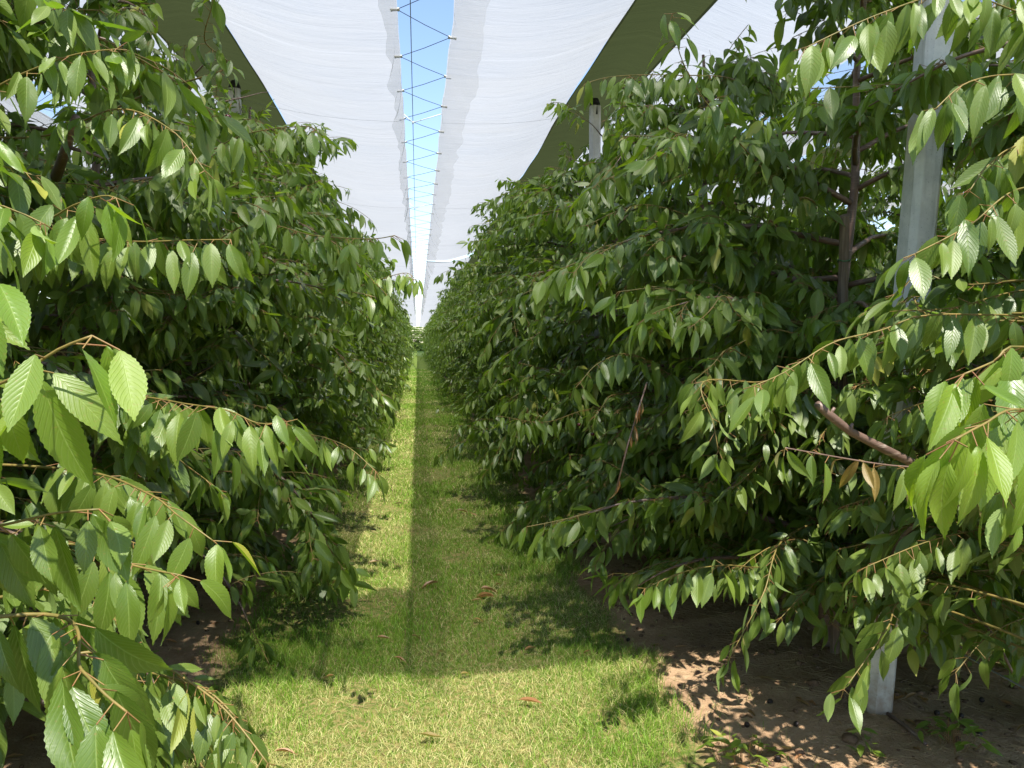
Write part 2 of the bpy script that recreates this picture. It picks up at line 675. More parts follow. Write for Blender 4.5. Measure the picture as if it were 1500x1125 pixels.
def spur(LV, PET, r, p, n, size, young=0, stalk=.03, out=None):
    a0 = r.uniform(0, 6.28)
    for i in range(n):
        a = a0 + i * 2.4
        h = Vector((math.cos(a), math.sin(a), 0)) + (out * .4 if out is not None else Vector())
        st = (h * .8 + UP * r.uniform(.0, .6)).normalized()
        p2 = p + st * stalk
        ld = (h + rv(r, .2) - UP * r.uniform(.3, 1.6)).normalized()
        LV.add(p2, ld, h * .6 + UP * .9 + rv(r, .2), size * r.uniform(.65, 1.1), young)
        if PET is not None:
            PET.append((p, p2))


def grow(r, p, d, L, step, droop, wig=.05):
    pts = [p.copy()]
    n = max(2, int(L / step))
    for i in range(n):
        d = (d - UP * droop * (.4 + i / n) + rv(r, wig)).normalized()
        p = p + d * step
        pts.append(p.copy())
    return pts


def radius_at(z, H):
    zs = [.3, .5, .9, 1.4, 2.1, 2.5, 2.9, 3.4, 3.8, 4.2]
    rs = [1.32, 1.40, 1.42, 1.42, 1.44, 1.36, 1.18, .90, .62, .30]
    return float(np.interp(z * 4.0 / H, zs, rs))


def gen_tree(seed, H=3.85, ybias=0.0, nlimb=26, dens=1.0, lsize=.118, leafstep=.034, fewer=1.0, zmin=.40, reject=None, wide=1.0, topthin=0.0):
    """leader, limbs, twig rods and leaves of one spindle cherry tree"""
    r = random.Random(seed)
    LV = Leaves()
    PET, SEG = [], []
    lean = Vector((r.gauss(0, .03), r.gauss(0, .03), 0))
    leader = []
    for i in range(15):
        z = H * .93 * i / 14
        leader.append(Vector((lean.x * z + .025 * math.sin(i * 1.3 + seed), lean.y * z + .025 * math.cos(i * .9 + seed * 2), z)))
    lr = [.040 * (1 - .80 * i / 14) + .002 for i in range(15)]
    limbs = []

    def on_leader(z):
        t = min(13.99, z / (H * .93) * 14)
        i = int(t)
        return leader[i].lerp(leader[i + 1], t - i)

    def leafy(pts, young0, size, start=.0, sgn0=1):
        """leaves down a shoot"""
        sg = sgn0
        tot = len(pts) - 1
        acc = 0
        for i in range(tot):
            seglen = (pts[i + 1] - pts[i]).length
            acc += seglen
            t = i / tot
            while acc > leafstep / fewer:
                acc -= leafstep / fewer
                if t < start:
                    continue
                p = pts[i].lerp(pts[i + 1], r.random())
                d = (pts[i + 1] - pts[i]).normalized()
                y = young0 * max(0, (t - .45) / .55) * r.uniform(.4, 1.0) + max(0, r.gauss(.12, .13)) + ybias * t  # last term paints sunlight into the outer leaves as a yellower green
                sz = size * r.uniform(.58, 1.18) * (1 - .35 * max(0, t - .75) / .25)
                leaf_on(LV, PET, r, p, d, sg, sz, y)
                sg = -sg
        d = (pts[-1] - pts[-2]).normalized()
        for q in (-1, 1, .1):
            leaf_on(LV, PET, r, pts[-1], d, q, size * r.uniform(.55, .95), young0 * r.uniform(.7, 1.1))

    az = r.uniform(0, 6.28)
    for k in range(nlimb):
        f = (k + r.uniform(-.3, .3)) / nlimb
        z0 = zmin + (H - .43 - zmin) * max(0, f) ** 1.22
        az += 2.4 + r.uniform(-.35, .35)
        p = on_leader(z0)
        rise = r.uniform(.10, .55) if z0 < 2.6 else r.uniform(.2, .6)
        L = max(.22, wide * radius_at(z0 + rise * .3, H) * r.uniform(.66, .98))
        if r.random() < .10:
            L *= 1.15
        h = Vector((math.cos(az), math.sin(az), 0))
        d = (h + UP * rise).normalized()
        pts = grow(r, p, d, L, .07, .07 * r.uniform(.6, 1.5), .06)
        if reject and any(reject(q, True) for q in pts):
            continue
        n = len(pts)
        r0 = .006 + .011 * L * (1 - .4 * f)
        lim = (pts, [r0 * (1 - .82 * i / (n - 1)) for i in range(n)])
        limbs.append(lim)
        # spurs on the older wood
        i = 2
        while i < n * .85:
            if r.random() < .75 * dens:
                spur(LV, PET, r, pts[i], r.choice((3, 4, 5, 6)), lsize * .85, max(0, r.gauss(.03, .08)), .03, h)
            i += 1
        # side shoots
        ns = int(round((6.0 + 8.0 * L) * dens))
        for q in range(ns):
            t = r.uniform(.22, .97)
            i = min(n - 2, int(t * (n - 1)))
            dd = (pts[i + 1] - pts[i]).normalized()
            s = dd.cross(UP)
            s = s.normalized() if s.length > .1 else Vector((1, 0, 0))
            sd = (dd * r.uniform(.35, 1.0) + s * r.choice((-1, 1)) * r.uniform(.35, 1.0) + UP * r.uniform(-.25, .55)).normalized()
            if topthin and z0 > 2.4 and r.random() < topthin:
                continue
            SL = r.uniform(.18, .46)
            sp = grow(r, pts[i], sd, SL, .05, .055 * r.uniform(.2, 1.8), .05)
            if reject and any(reject(q) or reject(q - UP * .1) for q in sp):
                continue
            for a, b in zip(sp[:-1], sp[1:]):
                SEG.append((a, b, .0024, .0018))
            leafy(sp, r.choice((.1, .35, .7, 1.0)), lsize)
        # the limb's own tip runs on as a leafy shoot
        dd = (pts[-1] - pts[-2]).normalized()
        tp = grow(r, pts[-1], (dd + UP * r.uniform(0, .3)).normalized(), r.uniform(.22, .50), .05, .055 * r.uniform(.3, 1.8), .04)
        if reject and any(reject(q) or reject(q - UP * .1) for q in tp):
            continue
        for a, b in zip(tp[:-1], tp[1:]):
            SEG.append((a, b, .0028, .0020))
        leafy(tp, r.choice((.3, .8, 1.0)), lsize * 1.08)
    # top shoots
    for q in range(4):
        a = r.uniform(0, 6.28)
        p = on_leader(H * r.uniform(.80, .93))
        tp = grow(r, p, (Vector((math.cos(a), math.sin(a), 0)) * .45 + UP).normalized(), r.uniform(.25, .55), .05, .03, .05)
        for x, y in zip(tp[:-1], tp[1:]):
            SEG.append((x, y, .0036, .0026))
        leafy(tp, .8, lsize)
    return dict(leader=leader, lr=lr, limbs=limbs, seg=SEG, pet=PET, leaves=LV)


def twig_mesh(name, seg, pet):
    P0 = [a for a, b, c, e in seg] + [a for a, b in pet]
    P1 = [b for a, b, c, e in seg] + [b for a, b in pet]
    R0 = [c for a, b, c, e in seg] + [.0013] * len(pet)
    R1 = [e for a, b, c, e in seg] + [.0010] * len(pet)
    V, F = seg_mesh([tuple(p) for p in P0], [tuple(p) for p in P1], np.array(R0), np.array(R1), 4)
    mi = np.concatenate([np.zeros(len(seg) * 4), np.ones(len(pet) * 4)])
    return mesh_np(name, V, F, [M_SHOOT, M_PETIOLE], None, None, mi)


XL, XR = -1.85, 1.95
ORD = ('first second third fourth fifth sixth seventh eighth ninth tenth eleventh twelfth thirteenth fourteenth fifteenth sixteenth seventeenth eighteenth nineteenth '
       'twentieth').split()
TENS = {20: 'twenty', 30: 'thirty', 40: 'forty', 50: 'fifty'}


def ordinal(i):
    if i < 20:
        return ORD[i]
    t, u = (i + 1) // 10 * 10, (i + 1) % 10
    if u == 0:
        return {30: 'thirtieth', 40: 'fortieth', 50: 'fiftieth'}[t]
    return TENS[t] + '-' + ORD[u - 1]


# ------------------------------------------------------------------ ground
def gz(x, y):
    u = abs(((x - LANE_C + LANE_S / 2 + 38) % LANE_S) - LANE_S / 2)
    row = max(0.0, min(1.0, (u - 1.0) / .8))
    z = .045 * row * row
    if abs(x) < 6 and y < 24:
        z += .018 * noise.noise(Vector((x * 1.3, y * 1.3, 3)))
        z += (.006 + .012 * row) * noise.noise(Vector((x * 7, y * 7, 1)))
    return z


def axis(parts):
    out = []
    for a, b, n in parts:
        out += list(np.linspace(a, b, n, endpoint=False))
    return np.array(out + [parts[-1][1]])


gx = axis([(-400, -60, 8), (-60, -8, 50), (-8, -3, 30), (-3, 4.2, 120), (4.2, 9, 30), (9, 60, 50), (60, 400, 8)])
gy = axis([(-60, -2, 12), (-2, 2.4, 20), (2.4, 7, 90), (7, 14, 70), (14, 30, 50), (30, 110, 50), (110, 900, 12)])
GV = [(x, y, gz(x, y)) for y in gy for x in gx]
nx_ = len(gx)
ii, jj = np.meshgrid(np.arange(len(gy) - 1), np.arange(nx_ - 1), indexing='ij')
a_ = (ii * nx_ + jj).ravel()
GF = np.stack([a_, a_ + 1, a_ + nx_ + 1, a_ + nx_], 1)
g = link('ground', mesh_np('ground', GV, GF, M_GROUND))
tag(g, 'brown orchard soil with a strip of mown grass down each lane', 'ground', None, 'structure')


# ------------------------------------------------------------------ grass
def make_grass():
    rng = np.random.default_rng(5)
    P, Hh, Wd = [], [], []

    def field(x0, x1, y0, y1, dens, h, w, cx=LANE_C):
        n = int((x1 - x0) * (y1 - y0) * dens)
        x = rng.uniform(x0, x1, n)
        y = rng.uniform(y0, y1, n)
        for xx, yy in zip(x, y):
            u = abs(xx - cx)
            e = u + .30 * noise.noise(Vector((xx * 1.7, yy * 1.7, 9))) + .18 * noise.noise(Vector((xx * 5, yy * 5, 4)))
            if e + (.07 if xx < 0 and cx == LANE_C else 0) > 1.04 + rng.uniform(-.08, .08):
                if rng.uniform() > .012:
                    continue
            bare = noise.noise(Vector((xx * 2.1 + 5, yy * 1.6, 12))) + .35 * noise.noise(Vector((xx * 7, yy * 6, 3)))
            if bare > .38 and rng.uniform() < .82:
                continue
            P.append((xx, yy, gz(xx, yy)))
            t = noise.noise(Vector((xx * 1.1, yy * .8, 7)))
            tall = 1.35 if abs(u - .85) < .28 else 1.0
            Hh.append(.82 * h * rng.uniform(.45, 1.25) * (1 + .75 * t) * tall)
            Wd.append(w * rng.uniform(.7, 1.3))

    field(-1.4, 1.5, 2.5, 4.2, 16000, .050, .0021)
    field(-1.4, 1.5, 4.2, 7, 9000, .055, .0029)
    field(-1.4, 1.5, 7, 12, 3200, .058, .0055)
    field(-1.4, 1.5, 12, 22, 1300, .06, .010)
    field(-1.4, 1.5, 22, 45, 420, .065, .02)
    field(2.7, 5.2, 3.2, 9, 2200, .075, .0050, LANE_C + LANE_S)
    field(-5.0, -2.6, 4, 9, 900, .07, .006, LANE_C - LANE_S)
    P = np.array(P)
    h = np.array(Hh)[:, None]
    w = np.array(Wd)[:, None]
    n = len(P)
    az = rng.uniform(0, 2 * PI, n)
    side = np.stack([np.cos(az), np.sin(az), np.zeros(n)], 1)
    la = rng.uniform(0, 2 * PI, n)
    lean = np.stack([np.cos(la), np.sin(la), np.zeros(n)], 1) * rng.uniform(.1, .95, (n, 1))
    # patches of dry straw in the sward
    pat = np.array([noise.noise(Vector((x * .9, y * .55, 2))) + .6 * noise.noise(Vector((x * 3.3, y * 2.4, 8))) for x, y, z in P])
    litfront = np.clip((3.9 - P[:, 1]) / .5, 0, 1) * .24  # sunlit front of the lane painted in as a larger straw share
    mid = np.exp(-((P[:, 0] + .35) / .35) ** 2) * .10 + np.exp(-((P[:, 0] - .5) / .22) ** 2) * .10
    pdry = np.clip(.27 + pat * .62 + litfront + mid, .05, .9)
    dry = (rng.uniform(0, 1, n) < pdry).astype(float)
    flat = np.where(dry > 0, rng.uniform(.3, .8, n), rng.uniform(.75, 1, n))[:, None]
    lean = lean * np.where(dry > 0, 1.6, 1.0)[:, None]
    up = np.array([[0, 0, 1.0]])
    b0 = P - side * w * .5
    b1 = P + side * w * .5
    m = P + up * h * .55 * flat + lean * h * .28
    t = P + up * h * .9 * flat + lean * h * .85
    V = np.stack([b0, b1, m + side * w * .42, m - side * w * .42, t + side * w * .08, t - side * w * .08], 1).reshape(-1, 3)
    i = (np.arange(n) * 6)[:, None]
    F = np.concatenate([i + np.array([[0, 1, 2, 3]]), i + np.array([[3, 2, 4, 5]])], 0)
    tint = np.stack([rng.uniform(0, 1, n), dry * rng.uniform(.6, 1, n), np.zeros(n), np.ones(n)], 1)
    tint = np.repeat(tint[:, None], 6, 1).reshape(-1, 4)
    o = link('grass', mesh_np('grass', V, F, M_BLADE, None, tint, smooth=False))
    tag(o, 'short mown grass mixed with dry yellow straw along the lanes', 'grass', None, 'stuff')


make_grass()


def make_litter():
    """dry stems and clods lying on the soil strips"""
    rng = np.random.default_rng(11)
    P0, P1 = [], []
    cl = MB()

    def fld(x0, x1, y0, y1, n):
        for _ in range(n):
            x, y = rng.uniform(x0, x1), rng.uniform(y0, y1)
            if noise.noise(Vector((x * 1.5, y * 1.5, 5))) < rng.uniform(-.5, .35):
                continue
            a = rng.uniform(0, PI)
            l = rng.uniform(.02, .11)
            dx, dy = math.cos(a) * l / 2, math.sin(a) * l / 2
            P0.append((x - dx, y - dy, gz(x - dx, y - dy) + rng.uniform(.001, .012)))
            P1.append((x + dx, y + dy, gz(x + dx, y + dy) + rng.uniform(.001, .018)))
    fld(1.05, 3.1, 2.4, 6, 5200)
    fld(-2.9, -1.0, 2.4, 8, 6000)
    fld(1.05, 2.9, 6, 12, 2500)
    fld(-1.2, 1.2, 2.5, 9, 1500)
    n = len(P0)
    V, F = seg_mesh(P0, P1, np.full(n, .0014), np.full(n, .0008), 3)
    o = link('straw_litter', mesh_np('straw_litter', V, F, M_STRAW))
    tag(o, 'thin dry stems scattered over the brown soil under the trees', 'straw', None, 'stuff')
    # clods
    ico = []
    VV, FF = [], []
    base = [Vector(v) for v in ((1, 0, 0), (-1, 0, 0), (0, 1, 0), (0, -1, 0), (0, 0, 1), (0, 0, -1), (.6, .6, .5), (-.6, .6, .5), (.6, -.6, .5), (-.6, -.6, .5))]
    import bmesh
    bm = bmesh.new()
    bmesh.ops.create_icosphere(bm, subdivisions=2, radius=1)
    bv = np.array([v.co[:] for v in bm.verts])
    bf = np.array([[v.index for v in f.verts] for f in bm.faces])
    bm.free()
    C = 0
    for _ in range(900):
        if rng.uniform() < .62:
            x, y = rng.uniform(1.1, 3.0), rng.uniform(2.4, 6.5)
        else:
            x, y = rng.uniform(-2.6, -1.05), rng.uniform(2.6, 7)
        s = rng.uniform(.004, .013) if rng.uniform() < .9 else rng.uniform(.012, .024)
        k = 1 + .35 * np.array([noise.noise(Vector((v[0] * 1.7 + C, v[1] * 1.7, v[2] * 1.7))) for v in bv])[:, None]
        VV.append(bv * k * np.array([[s * rng.uniform(.8, 1.4), s * rng.uniform(.8, 1.4), s * .7]]) + np.array([[x, y, gz(x, y) + s * .25]]))
        FF.append(bf + C * len(bv))
        C += 1
    o = link('soil_crumbs', mesh_np('soil_crumbs', np.concatenate(VV), np.concatenate(FF), M_CLOD))
    tag(o, 'small crumbs of brown soil lying on the bare ground', 'soil', None, 'stuff')


make_litter()


def make_leaf_litter():
    r = random.Random(77)
    LV = Leaves()
    for _ in range(420):
        side = r.random() < .55
        x = r.uniform(1.1, 3.0) if side else r.uniform(-2.7, -1.0)
        y = r.uniform(2.5, 8) if side else r.uniform(2.7, 9)
        a = r.uniform(0, 6.28)
        LV.add((x, y, gz(x, y) + .006), (math.cos(a), math.sin(a), r.uniform(-.05, .25)), (r.gauss(0, .35), r.gauss(0, .35), 1), r.uniform(.03, .085), .1, r.uniform(.75, 1))
    o = link('leaf_litter', LV.mesh('leaf_litter', T_MID, np.random.default_rng(9)))
    tag(o, 'small withered brown leaves strewn over the soil under the trees', 'leaf litter', None, 'stuff')


# ------------------------------------------------------------------ roof of rain covers
Z_RIDGE, Z_SLOT = 4.28, 4.02
Y0, Y1 = 1.5, 128.0
SLOT_L, SLOT_R = -.13, .27           # edges of the slot above our lane
POST_Y0, POST_S = 3.15, 5.45


def sag(x, y):
    """how far the cover hangs below the line between its wires"""
    t = ((y - POST_Y0) / POST_S) % 1.0
    return .05 * math.sin(PI * t) ** 2


def cover(name, xa, xb, y0, y1, za, zb, label, flap_dir, seed, step=.3, dz=0.0, flap=True):
    """sheet from the ridge strip xa down to the slot edge xb"""
    root = empty(name, (0, 0, 0))
    tag(root, label, 'rain cover', 'white rain covers over the orchard')
    nu = 16
    ys = np.arange(y0, y1 + .01, step)
    V = []
    for y in ys:
        for i in range(nu + 1):
            t = i / nu
            x = xa + (xb - xa) * t
            z = za + (zb - za) * t - .10 * math.sin(PI * t) - sag(x, y) * (1 - .3 * t) - dz
            z += .030 * noise.noise(Vector((x * 1.2, y * .9, seed))) + .012 * noise.noise(Vector((x * 2.0, y * 4.5, seed + 5)))
            if i == nu:
                x += .018 * noise.noise(Vector((seed, y * 1.4, 2)))
            V.append((x, y, z))
    ny = len(ys)
    ii, jj = np.meshgrid(np.arange(ny - 1), np.arange(nu), indexing='ij')
    a = (ii * (nu + 1) + jj).ravel()
    F = np.stack([a, a + 1, a + nu + 2, a + nu + 1], 1)
    link('sheet', mesh_np('sheet', V, F, M_SHEET), root)
    if flap:
        # loose hem that hangs down from the slot edge
        nf = 10
        V2 = []
        ys2 = np.arange(y0, min(y1, 60) + .01, .06)
        for y in ys2:
            ln = .42 + .07 * noise.noise(Vector((seed + 3, y * .6, 1))) + .012 * noise.noise(Vector((seed, y * 2.3, 6)))
            k = int(round((y - y0) / step))
            ze = V[min(k, ny - 1) * (nu + 1) + nu][2]
            xe = V[min(k, ny - 1) * (nu + 1) + nu][0]
            for i in range(nf + 1):
                t = i / nf
                wob = .05 * t * noise.noise(Vector((seed, y * 2.2 + t * .8, t * .8))) + .012 * t * noise.noise(Vector((seed, y * 6 + 2 * t, 3))) + .004 * noise.noise(Vector((seed + 4, y * 11, t * .5)))
                V2.append((xe + flap_dir * (.006 + .17 * t * t) + wob, y + .03 * t * noise.noise(Vector((y * 2, seed, 9))), ze - .004 - ln * t))
        a0 = len(ys2)
        ii, jj = np.meshgrid(np.arange(a0 - 1), np.arange(nf), indexing='ij')
        a = (ii * (nf + 1) + jj).ravel()
        F2 = np.stack([a, a + 1, a + nf + 2, a + nf + 1], 1)
        link('hem', mesh_np('hem', V2, F2, M_HEM), root)
    return root


def edge_z(y):
    return Z_SLOT - sag(0, y) * .7


HALF_STRIP = .29
for k, lane in ((0, 'above the grass lane'), (1, 'above the lane to the right'), (-1, 'above the lane to the left'), (2, 'two lanes to the right'), (-2, 'two lanes to the left')):
    off = k * LANE_S
    full = k == 0
    ye = Y1 if full else 60
    st = .3 if full else .6
    L1 = f'white rain cover left of the open slot {lane}'
    R1 = f'white rain cover right of the open slot {lane}'
    cover('rain_cover', XL + HALF_STRIP + off, SLOT_L + off, Y0, ye, Z_RIDGE - .03, Z_SLOT, L1, -1.0 if not full else -.35, 10 + k * 7, st)
    if full:
        cover('rain_cover', XR - HALF_STRIP, SLOT_R, Y0, 23.6, Z_RIDGE - .03, Z_SLOT, R1 + ', nearer piece', 1, 12, st)
        cover('rain_cover', XR - HALF_STRIP, SLOT_R, 23.2, Y1, Z_RIDGE - .03, Z_SLOT,
              'far piece of the right rain cover, hanging lower beyond the visible seam', .6, 14, st, dz=.07)
    else:
        cover('rain_cover', XR - HALF_STRIP + off, SLOT_R + off, Y0, ye, Z_RIDGE - .03, Z_SLOT, R1, 1.0, 12 + k * 7, st)
    # closing piece across the slot at the near end of the roof
    if full:
        V = []
        for y in np.arange(Y0, 2.86, .08):
            for i in range(9):
                t = i / 8
                yy = y + (.16 * noise.noise(Vector((t * 2.5, 4, 1))) + .10 * (t - .5)) * (y - Y0) / 1.3
                V.append((SLOT_L - .03 + (SLOT_R - SLOT_L + .06) * t, yy, edge_z(y) + .05 - .04 * math.sin(PI * t)))
        n = len(V) // 9
        ii, jj = np.meshgrid(np.arange(n - 1), np.arange(8), indexing='ij')
        a = (ii * 9 + jj).ravel()
        o = link('end_cover', mesh_np('end_cover', V, np.stack([a, a + 1, a + 10, a + 9], 1), M_SHEET))
        tag(o, 'white cloth closing the slot at the near end of the roof', 'cover')

# green ridge strips over the tree rows
for xr, lab, full in ((XL, 'dark green cloth strip over the ridge above the left tree row', 1), (XR, 'dark green cloth strip over the ridge above the right tree row', 1),
                      (XR + LANE_S, 'dark green cloth strip over the second tree row on the right', 0), (XL - LANE_S, 'dark green cloth strip over the second tree row on the left', 0)):
    V = []
    nu = 10
    ys = np.arange(Y0, Y1 if full else 50, .3)
    for y in ys:
        for i in range(nu + 1):
            t = i / nu * 2 - 1
            hw = HALF_STRIP + .02 + .02 * noise.noise(Vector((xr, y * .7, t)))
            tt = ((y - POST_Y0) / POST_S) % 1.0
            pk = .06 * (1 - math.sin(PI * tt) ** .6)
            z = Z_RIDGE - .012 - .05 * abs(t) + pk * (1 - abs(t)) - sag(0, y) + .012 * noise.noise(Vector((t * 1.5, y * 2.0, xr)))
            V.append((xr + t * hw, y, z))
    n = len(ys)
    ii, jj = np.meshgrid(np.arange(n - 1), np.arange(nu), indexing='ij')
    a = (ii * (nu + 1) + jj).ravel()
    F = np.stack([a, a + 1, a + nu + 2, a + nu + 1], 1)
    o = link('ridge_strip', mesh_np('ridge_strip', V, F, M_STRIP))
    tag(o, lab, 'cover strip', 'green ridge strips')


# lacing across the slots
def lacing(off, y0, y1, label, lab_wire):
    root = empty('lacing', (0, 0, 0))
    tag(root, label, 'lacing', 'elastic lacings of the roof slots')
    mb = MB()
    y = y0
    nodes = []
    i = 0
    while y < y1:
        x = (SLOT_R + .004 if i % 2 else SLOT_L - .004) + off
        nodes.append(Vector((x, y, edge_z(y) + .006)))
        y += .485
        i += 1
    for a, b in zip(nodes[:-1], nodes[1:]):
        mb.tube([a, (a + b) / 2 - UP * .006, b], .0028, 5, False)
    mb.build('cord', M_CORD, root)
    c0 = None
    for i, p in enumerate(nodes):
        s = 1 if i % 2 else -1
        if i >= 100:
            break
        if c0 is None:
            c = MB()
            c.tube([(-.022, 0, 0), (.034, 0, -.002)], [.009, .013], 7)
            c.tube([(-.012, -.016, 0), (-.012, .016, 0)], [.009, .009], 7)
            c.tube([(.034, 0, -.002), (.046, 0, -.003)], [.017, .014], 8)
            c0 = c.build('clip', M_CLIP, root)
            cc = c0
        else:
            cc = c0.copy()
            COL.objects.link(cc)
            cc.parent = root
        cc.location = p
        cc.rotation_euler = (0, 0, 0 if s > 0 else PI)
    w = MB()
    pts = []
    xw = -.035 + off
    y = Y0
    while y < y1:
        pts.append(Vector((xw, y, edge_z(y) - .07)))
        y += POST_S / 4
    w.tube(pts, .0035, 5, False)
    o = w.build('ridge_cable', M_WIRE)
    tag(o, lab_wire, 'cable', 'cables under the roof slots')
    # white rope slings at every post line
    n = 0
    y = POST_Y0 + (POST_S if off == 0 else POST_S)
    while y < min(y1, 60):
        b = MB()
        ze = edge_z(y)
        k = Vector((xw, y, ze - .085))
        b.tube([(SLOT_L + off, y, ze), k], .0045, 5)
        b.tube([k, (SLOT_R + off, y - .06, ze)], .0045, 5)
        b.tube([k + UP * .014, k - UP * .016], [.011, .007], 6)
        o = b.build('rope_sling', M_ROPE)
        tag(o, f'white rope sling across the slot {WHERE[off]}, {ordinal(n)} from the near end', 'rope sling', 'rope slings under the roof slots')
        n += 1
        y += POST_S


WHERE = {0: 'above the grass lane', LANE_S: 'of the right-hand lane', -LANE_S: 'of the left-hand lane'}
lacing(0, 2.95, 92, 'dark zigzag elastic cord lacing the slot above the grass lane', 'thin cable running down the middle of the slot above the grass lane')
lacing(LANE_S, 2.95, 30, 'dark zigzag elastic cord lacing the slot of the next lane on the right', 'thin cable along the slot of the next lane on the right')
lacing(-LANE_S, 2.95, 30, 'dark zigzag elastic cord lacing the slot of the next lane on the left', 'thin cable along the slot of the next lane on the left')


# ------------------------------------------------------------------ posts, wires, stakes
def chamfer_post(w, h, lean=Vector((0, 0, 0)), z0=-.3):
    mb = MB()
    c = .2 * w
    prof = [(w / 2, -w / 2 + c), (w / 2, w / 2 - c), (w / 2 - c, w / 2), (-w / 2 + c, w / 2), (-w / 2, w / 2 - c), (-w / 2, -w / 2 + c), (-w / 2 + c, -w / 2), (w / 2 - c, -w / 2)]
    n = 12
    v, f = [], []
    for i in range(n + 1):
        z = z0 + (h - z0) * i / n
        for x, y in prof:
            v.append((x + lean.x * z, y + lean.y * z, z))
    for i in range(n):
        for j in range(8):
            k = (j + 1) % 8
            f.append((i * 8 + j, i * 8 + k, (i + 1) * 8 + k, (i + 1) * 8 + j))
    f.append(tuple(range(7, -1, -1)))
    f.append(tuple(range(n * 8, n * 8 + 8)))
    mb.add(v, f)
    return mb


cap_mb = MB()
cap_mb.tube([(0, 0, -.10), (0, 0, .03)], [.062, .058], 8)
cap_mb.tube([(0, 0, .03), (0, 0, .085)], [.058, .035], 8)


def post_at(x, y, label, lean=None, src=None):
    root = empty('concrete_post', (x, y, gz(x, y)))
    tag(root, label, 'post', 'concrete posts holding the roof')
    if src is None:
        h = 4.13
        b = chamfer_post(.115, h, lean or Vector())
        b.build('shaft', M_CONC, root, False)
        c = cap_mb.build('cap', M_BLACK, root)
        c.location = (0 if lean is None else lean.x * h, 0 if lean is None else lean.y * h, h)
    else:
        for ch in src.children:
            d = ch.copy()
            COL.objects.link(d)
            d.parent = root
    return root


proto_post = None
row_name = {XR: 'right', XL: 'left'}
for xr in (XR, XL):
    for i in range(14):
        y = POST_Y0 + i * POST_S + (0 if xr == XR else -.1)
        if i == 0:
            if xr == XR:
                p = on_ground(1281, 1052)
                post_at(p.x, p.y, 'large grey concrete post leaning slightly beside the nearest right-hand trees', Vector((.030, -.055, 0)))
                FIRST_POST = p
            else:
                post_at(xr, y, 'grey concrete post hidden in leaves at the near end of the left row')
            continue
        lab = f'grey concrete post with black cap in the {row_name[xr]} row, {ordinal(i)} post from the near end'
        q = post_at(xr, y, lab, None, proto_post)
        if proto_post is None:
            proto_post = q
for xr, nm in ((XR + LANE_S, 'second row on the right'), (XL - LANE_S, 'second row on the left')):
    for i in range(1, 5):
        post_at(xr, POST_Y0 + i * POST_S, f'grey concrete post in the {nm}, {ordinal(i - 1)} one visible', None, proto_post)

# cross wires from post to post over the covers
n = 0
for i in range(1, 10):
    y = POST_Y0 + i * POST_S
    mb = MB()
    for sgn, xa, xb in ((-1, XL, SLOT_L), (1, XR, SLOT_R)):
        pts = []
        for k in range(9):
            t = k / 8
            pts.append((xa + (xb - xa) * t, y - .02, Z_RIDGE - .16 + (Z_SLOT - .085 - Z_RIDGE + .16) * t - .06 * math.sin(PI * t)))
        mb.tube(pts, .0011, 4, False)
    o = mb.build('cross_wire', M_WIRE)
    tag(o, f'thin wire crossing under the white covers at the {ordinal(i)} pair of posts', 'wire', 'wires crossing under the covers')


def stake_at(x, y, label, h=2.05, lean=0.0, src=None):
    root = empty('wooden_stake', (x, y, gz(x, y)))
    tag(root, label, 'stake', 'wooden stakes beside the trunks')
    root.rotation_euler = (0, lean, random.Random(x * y).uniform(0, 1))
    if src is None:
        b = MB()
        v, f = [], []
        n = 14
        for i in range(n + 1):
            z = -.1 + (h + .1) * i / n
            for j in range(8):
                a = j * PI / 4
                q = .024 * (1 + .12 * noise.noise(Vector((math.cos(a) * 2, math.sin(a) * 2, z * 2))))
                v.append((q * math.cos(a) * 1.1, q * math.sin(a), z + (.012 * math.cos(a) if i == n else 0)))
        for i in range(n):
            for j in range(8):
                k = (j + 1) % 8
                f.append((i * 8 + j, i * 8 + k, (i + 1) * 8 + k, (i + 1) * 8 + j))
        f.append(tuple(range(n * 8, n * 8 + 8)))
        b.add(v, f)
        b.build('shaft', M_WOOD, root, False)
        t = MB()
        for z in (h - .22,):
            t.tube([(.029 * math.cos(a), .028 * math.sin(a), z + .004 * math.sin(3 * a)) for a in np.linspace(0, 2 * PI, 13)], .0032, 5, False)
            t.tube([(.028, 0, z), (.06, .01, z + .004), (.09, .03, z)], .003, 5, False)
        t.build('tie', M_TIE, root)
    else:
        for ch in src.children:
            d = ch.copy()
            COL.objects.link(d)
            d.parent = root
    return root


# ------------------------------------------------------------------ trees
TREE_S = 1.9
near_R = [1.75, 3.72, 5.45, 7.5]
near_L = [.75, 2.65, 4.45, 6.3]


def tree_root(x, y, label, group, rz=0):
    root = empty('cherry_tree', (x, y, gz(x, y) if y < 24 else 0), rz)
    tag(root, label, 'tree', group)
    return root


